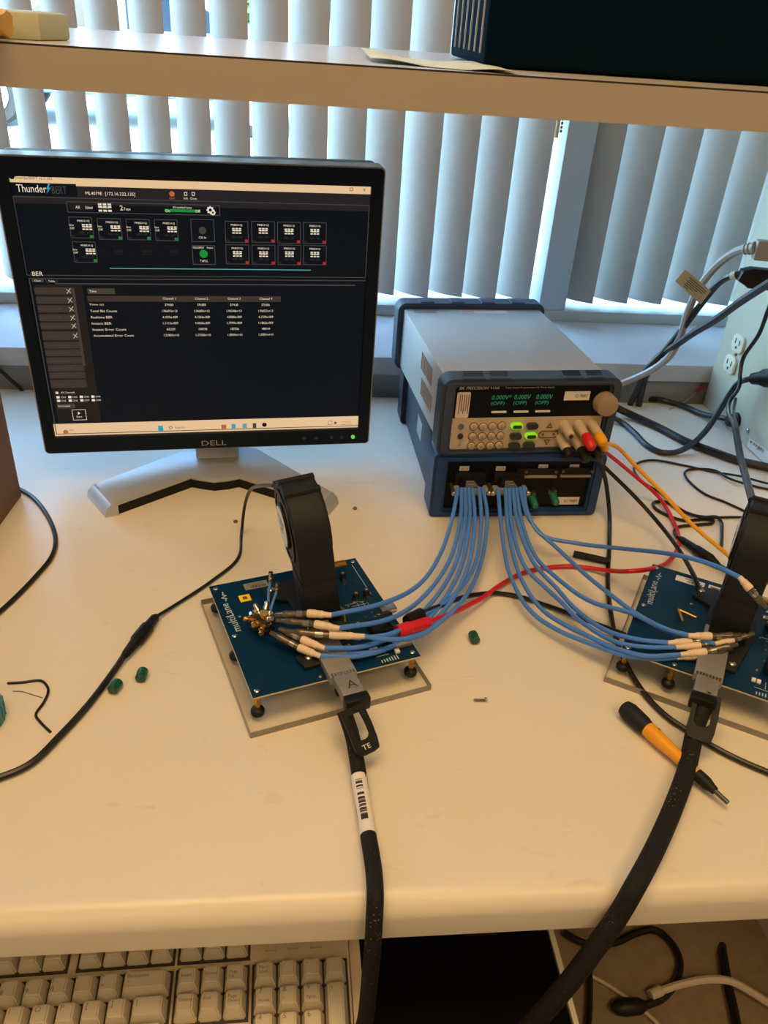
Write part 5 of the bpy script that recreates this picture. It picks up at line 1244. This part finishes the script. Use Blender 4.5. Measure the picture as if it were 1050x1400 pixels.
cable('thin_cable', 'black cable curving out from behind the cardboard box at the left', 'cord_black', [(-0.3625,0.9063,0.0028),(-0.344,0.8939,0.0028),(-0.3231,0.8748,0.0028),(-0.2952,0.8331,0.0028),(-0.2736,0.7835,0.0028),(-0.2693,0.7475,0.0028),(-0.2757,0.7139,0.0028),(-0.2868,0.6752,0.0028),(-0.2946,0.6541,0.0028),(-0.3107,0.619,0.0028),(-0.3648,0.5589,0.0028),(-0.52,0.58,0.0028),(-0.85,0.7,0.0028),(-1.2,0.72,0.0028)], .0025)
cable('thin_cable', 'short black cable behind the monitor dropping behind the desk at the left', 'cord_black', [(-0.4751,1.205,0.0477),(-0.4531,1.2,0.0313),(-0.4418,1.198,0.0193),(-0.4298,1.2,0.0042),(-0.4275,1.21,-0.0174)], .0030)

# ------------------------------------------------------------------ keyboard on the tray
U, V = 0.0187, 0.0196
kb = thing('keyboard', 'beige computer keyboard on the tray under the desk front', 'keyboard', (-0.0339, 0.3662, -0.168), R(1.2))
def kx(u): return u * U
KT = 0.0375
MB().prism([(.045, 0.002), (.045, .026), (.028, .030), (-.128, .0225), (-.150, .014), (-.150, 0.002)], 'x', kx(-18.5) - .014, kx(4) + .0035, bev=.002).build('body', 'keyboard_beige', kb)
MB().box(kx(4) + .0042, kx(4) + .0135, -.148, .044, .002, .0235, bev=.001).build('side_rail', 'keyboard_beige', kb)
for x in (kx(-18), kx(3)):
    for y in (-.13, .03): MB().cyl((x, y, 0), (x, y, .0025), .006, 12).build('foot', 'rubber_black', kb)
wells = [(-18.5, -3.5, 0, -5 * V), (-3.25, -.25, 0, -2 * V), (-2.25, -1.25, -3 * V, -4 * V), (-3.25, -.25, -4 * V, -5 * V), (0, 4, 0, -5 * V),
         (-18.5, -17.5, .0275, .0075), (-16.5, -12.5, .0275, .0075), (-12, -8, .0275, .0075), (-7.5, -3.5, .0275, .0075), (-3.25, -.25, .0275, .0075)]
for a, b, y1, y0 in wells:
    MB().prism([(y1 + .0013, .0310), (y0 - .0013, .0275 if y0 < -.02 else .0305), (y0 - .0013, .018), (y1 + .0013, .018)], 'x', kx(a) - .0013, kx(b) + .0013).build('key_well', 'keywell', kb)
_kc = {}
def key(u0, w, y1, legends=(), h=V):
    k_ = (round(w, 2), round(h, 4))
    if k_ not in _kc:
        W_ = w * U; g = .0006
        base = [(g, -g), (W_ - g, -g), (W_ - g, -h + g), (g, -h + g)]
        top = [(.0030, -.0022), (W_ - .0042, -.0022), (W_ - .0042, -h + .0042), (.0030, -h + .0042)]
        rb = lambda pp, z: [(x, y, z) for x, y in pp]
        mb = MB(); mb.loft([rb(base, 0), rb(base, .0035), rb(top, .0125)])
        es = [e for e in mb.bm.edges if abs(e.verts[0].co.z - e.verts[1].co.z) > .001 or e.verts[0].co.z > .012]
        bmesh.ops.bevel(mb.bm, geom=es, offset=.0011, segments=2, affect='EDGES')
        o = mb.build('key', 'keycap', kb, ang=25); _kc[k_] = o.data
    else:
        o = bpy.data.objects.new('key', _kc[k_]); COL.objects.link(o); o.parent = kb
    z0 = .0245 + (.004 * (1 + y1 / .1) if y1 < .01 else .0045)
    o.location = (kx(u0), y1, z0)
    for s, dx, dy, hh in legends:
        me, ax, bx_, ay, by = textmesh(s); k9 = hh / .70; mb = MB(); put_text(mb, s, (.0036 + dx + ax * k9, -.0028 - dy - hh + ay * k9, .0127), (1, 0, 0), (0, 1, 0), height=(by - ay) * k9, width=(bx_ - ax) * k9); mb.build('key_print', 'print_grey', o, smooth=False, fix=False)
    return o
S = .0042
r0 = [('~', '`'), ('!', '1'), ('@ ', '2'), ('#', '3'), ('$', '4'), ('%', '5'), ('^', '6'), ('&', '7'), ('*', '8'), ('(', '9'), (')', '0'), ('-', '_'), ('+', '=')]
for i, (a, b) in enumerate(r0): key(-18.5 + i, 1, 0, ((a.strip(), 0, .0, .0030), (b, 0, .0068, .0036)) if i >= 7 else ())
key(-5.5, 2, 0, (('Backspace', .001, .0016, .0028), ('<-', .001, .0062, .0024)))
key(-18.5, 1.5, -V)
for i, c in enumerate('QWERTYUIOP[]'): key(-17 + i, 1, -V, ((c, .001, .001, S),) if i >= 6 else ())
key(-5, 1.5, -V, (('|', .001, .001, S),))
key(-18.5, 1.75, -2 * V)
for i, c in enumerate("ASDFGHJKL;'"): key(-16.75 + i, 1, -2 * V, ((c, .001, .001, S),) if i >= 6 else ())
key(-5.75, 2.25, -2 * V)
key(-18.5, 2.25, -3 * V)
for i in range(10): key(-16.25 + i, 1, -3 * V)
key(-6.25, 2.75, -3 * V)
x = -18.5
for w in (1.5, 1.0, 1.5, 7.0, 1.5, 1.0, 1.5): key(x, w, -4 * V); x += w
for i, (a, b) in enumerate((('Insert', 'Delete'), ('Home', 'End'), ('Page', 'Page'))):
    key(-3.25 + i, 1, 0, ((a, .0006, .0042, .0026),) + ((('Up', .0006, .0076, .0026),) if i == 2 else ()))
    key(-3.25 + i, 1, -V, ((b, .0006, .0030, .0026),) + ((('Down', .0006, .0064, .0026),) if i == 2 else ()))
    key(-3.25 + i, 1, -4 * V)
key(-2.25, 1, -3 * V)
for i, c in enumerate((('Num', 'Lock'), ('/',), ('*',), ('-',))):
    key(i, 1, 0, tuple((s, .001, .0022 + .0036 * j, .0026) for j, s in enumerate(c)))
for r_, cs in enumerate((('7', '8', '9'), ('4', '5', '6'), ('1', '2', '3'))):
    for i, c in enumerate(cs):
        ex = {'7': 'Home', '8': '^', '9': 'PgUp'}.get(c)
        key(i, 1, -(r_ + 1) * V, ((c, .001, .0002, .0040),) + (((ex, .0008, .0082, .0024),) if ex else ()))
key(3, 1, -V, (('+', .001, .002, .003),), 2 * V); key(3, 1, -3 * V, (), 2 * V)
key(0, 2, -4 * V); key(2, 1, -4 * V)
for a in (-18.5, -16.5, -15.5, -14.5, -13.5, -12, -11, -10, -9, -7.5, -6.5, -5.5, -4.5, -3.25, -2.25, -1.25): key(a, 1, .0275, (), .0200)
for i, s in enumerate(('Num Lock', 'Caps Lock', 'Scroll')):
    mb = MB(); put_text(mb, s, (kx(.45 + i), .0115, .0306), (1, 0, 0), (0, 1, 0), width=.0095, height=.0020); mb.build('indicator_print', 'print_grey', kb, smooth=False, fix=False)

# ------------------------------------------------------------------ small things on the desk
t = thing('screwdriver', 'short screwdriver with yellow handle and black ends under the braided cable', 'screwdriver', [(0.3079,0.4955,0)][0])
pd = [Vector(p) for p in [(0.2948,0.5033,0.009),(0.3445,0.3962,0.009)]]; o0 = Vector([(0.3079,0.4955,0)][0])
A, B = pd[0] - o0, pd[1] - o0; A.z = B.z = .0093; d = B - A
MB().lathe(A, A + d * .26, [(0, .0045), (.05, .0072), (.25, .0088), (.8, .0082), (1, .0068)], 18).build('butt_grip', 'matte_black', t)
MB().lathe(A + d * .22, A + d * .74, [(0, .0066), (.15, .0072), (.35, .0066), (.6, .0056), (1, .0052)], 18).build('handle', 'driver_yellow', t)
MB().lathe(A + d * .73, A + d * .89, [(0, .0054), (.55, .0054), (.8, .0040), (1, .0034)], 16).build('collar', 'matte_black', t)
MB().lathe(A + d * .88, A + d, [(0, .0021), (.8, .0021), (1, .0020)], 10).build('blade', 'dull_steel', t)
o_ = A + d * .33 + Vector((.0030, .0022, .0052)); MB().cyl(o_ - Vector((.0008, .0006, .0015)), o_ + Vector((.0004, .0003, .0006)), .0017, 12).build('hang_hole', 'print_dark', t)

def dust_cap(label, px_, tilt):
    o = MB().lathe((-.0068, 0, 0), (.0068, 0, 0), [(0, .0036), (.08, .0048), (.7, .0050), (.88, .0046), (1, .0026)], 18).build('dust_cap', 'cap_green', None)
    o.location = (px_[0], px_[1], .0051); o.rotation_euler = (0, 0, tilt); tag(o, label, 'cap', 'green dust caps')
dust_cap('small green dust cap lying right of the black cable on the left of the desk', (-0.1413,0.559,0.005), R(86))
dust_cap('small green dust cap touching the black cable on the left of the desk', (-0.1619,0.5445,0.005), R(70))
dust_cap('small green dust cap alone in the middle of the desk between the boards', (0.176,0.6055,0.005), R(96))

t = thing('screw', 'small loose steel screw lying in the middle of the desk', 'screw', (0.1667,0.522,0))
MB().lathe((-.006, 0, .0022), (.0045, 0, .0014), [(0, .0008), (.15, .0011), (1, .0011)], 10).build('shank', 'dull_steel', t)
for k in range(6): MB().lathe((-.0045 + .0014 * k, 0, .0021 - .0001 * k), (-.0041 + .0014 * k, 0, .0021 - .0001 * k), [(0, .0010), (.5, .0014), (1, .0010)], 10).build('thread', 'dull_steel', t)
MB().lathe((.0042, 0, .0022), (.0066, 0, .0020), [(0, .0022), (.6, .0022), (1, .0014)], 12).build('head', 'steel', t)
for px_, lab in (((-0.0754,0.8249,0), 'tiny brown crumb on the desk beside the monitor stand'), ((0.0704,0.8569,0), 'tiny metal nut on the desk right of the monitor stand')):
    o = MB().lathe((0, 0, 0), (0.0005, 0, .0032), [(0, .0022), (.4, .0030), (.8, .0022), (1, .0010)], 7).build('crumb' if 'crumb' in lab else 'nut', 'print_brown' if 'crumb' in lab else 'dull_steel', None)
    o.location = px_; tag(o, lab, 'crumb' if 'crumb' in lab else 'nut')
ba, bb = [Vector(p) for p in [(0.323,0.7534,0.004),(0.3622,0.737,0.004)]]
o = MB().tube([ba, ba.lerp(bb, .08), ba.lerp(bb, .5), bb], lambda f: .0030 if f < .02 else .0049, 10, 6, flat=.8).build('black_stick', 'matte_black', None); tag(o, 'flat black plastic stick lying behind the black lead near the right board', 'stick')

tag(MB().tube([(-0.2583,0.5544,0.0012),(-0.2459,0.555,0.0012),(-0.2307,0.557,0.0012),(-0.2242,0.5517,0.0012),(-0.2201,0.5432,0.0014),(-0.2203,0.5296,0.0016),(-0.2233,0.5154,0.0012),(-0.2174,0.5069,0.0012),(-0.206,0.4951,0.0012)], .0012, 8, 8).build('bent_wire', 'lead_black'), 'short bent black wire scrap near the left edge of the desk', 'wire')
tag(MB().tube([(-0.2507,0.5449,0.0005),(-0.243,0.5442,0.0005),(-0.2325,0.5399,0.0005),(-0.2234,0.5361,0.0005)], .0004, 6, 8).build('hair', 'print_brown'), 'fine brown strand beside the bent black wire', 'strand')

mg = thing('teal_lid', 'teal round plastic lid cut off by the left edge of the picture', 'lid', (-0.2725, 0.510, 0.0))
MB().lathe((0, 0, 0), (0, 0, .022), [(0, .0235), (.06, .0250), (.8, .0250), (.93, .0240), (1, .0215)], 40).build('shell', 'teal_plastic', mg)
for k in range(24):
    a = 2 * math.pi * k / 24; MB().cyl((.0250 * math.cos(a), .0250 * math.sin(a), .002), (.0250 * math.cos(a), .0250 * math.sin(a), .017), .0009, 6).build('grip_rib', 'teal_plastic', mg)

bx = thing('cardboard_box', 'brown cardboard box cut off by the left edge of the picture', 'box', (-0.339, 0.883, 0.0), R(-4))
MB().box(-.26, 0, -.24, .0, 0.0005, .150, bev=.001).build('carton', 'cardboard', bx)
MB().box(-.26, .0015, -.2415, -.1205, .1495, .1515).build('flap', 'cardboard', bx)
MB().box(-.26, .0015, -.1195, .0015, .1495, .1515).build('flap', 'cardboard', bx)
MB().box(-.155, -.105, -.2418, .0018, .1516, .1520).build('tape', 'label_tan', bx)

# ------------------------------------------------------------------ cables on the floor under the desk
t = cable_t('floor_cable', 'black cable with frayed plug curled on the floor under the desk', 'cord_black', [(0.4373,0.7221,-0.733),(0.4684,0.7021,-0.733),(0.5174,0.7008,-0.733),(0.5598,0.7146,-0.733),(0.5926,0.7179,-0.733),(0.6106,0.6996,-0.733),(0.6151,0.6681,-0.733),(0.5972,0.6368,-0.733),(0.5629,0.611,-0.733),(0.5297,0.6011,-0.733)], .0060)
MB().lathe(*[(0.5326,0.5995,-0.728),(0.477,0.5994,-0.728)], [(0, .006), (.2, .012), (.6, .013), (.85, .011), (1, .004)], 12).build('plug', 'rubber_black', t)
cable('floor_cable', 'thin black cable hanging to the floor right of the keyboard tray', 'cord_black', [(0.4671,0.6783,-0.733),(0.4543,0.6335,-0.733),(0.4357,0.5813,-0.733),(0.4141,0.5332,-0.733)], .0055)
cable('floor_cable', 'thin white cable slanting across the floor under the desk', 'cable_white', [(0.4441,0.6622,-0.733),(0.4835,0.6363,-0.733),(0.5191,0.6038,-0.733),(0.5429,0.5751,-0.733),(0.5588,0.5439,-0.733)], .0030)
t = cable_t('floor_cable', 'white cable with a small plug arching across the floor at lower right', 'cable_white', [(0.5596,0.6195,-0.73),(0.5942,0.6234,-0.72),(0.6417,0.6259,-0.715),(0.6753,0.6207,-0.715),(0.7046,0.6041,-0.72),(0.7462,0.5745,-0.73)], .0060)
MB().lathe(*[(0.5669,0.6213,-0.728),(0.5448,0.6149,-0.73)], [(0, .006), (.2, .009), (1, .0085)], 10).build('plug', 'cable_white', t)
cable('floor_cable', 'thick black cable dropping to the floor at the far right under the desk', 'cord_black', [(0.7141,0.74,-0.733),(0.7227,0.73,-0.7645),(0.6878,0.6655,-0.731),(0.6757,0.6208,-0.7322),(0.666,0.5781,-0.7322),(0.65,0.5283,-0.7322)], .0075)
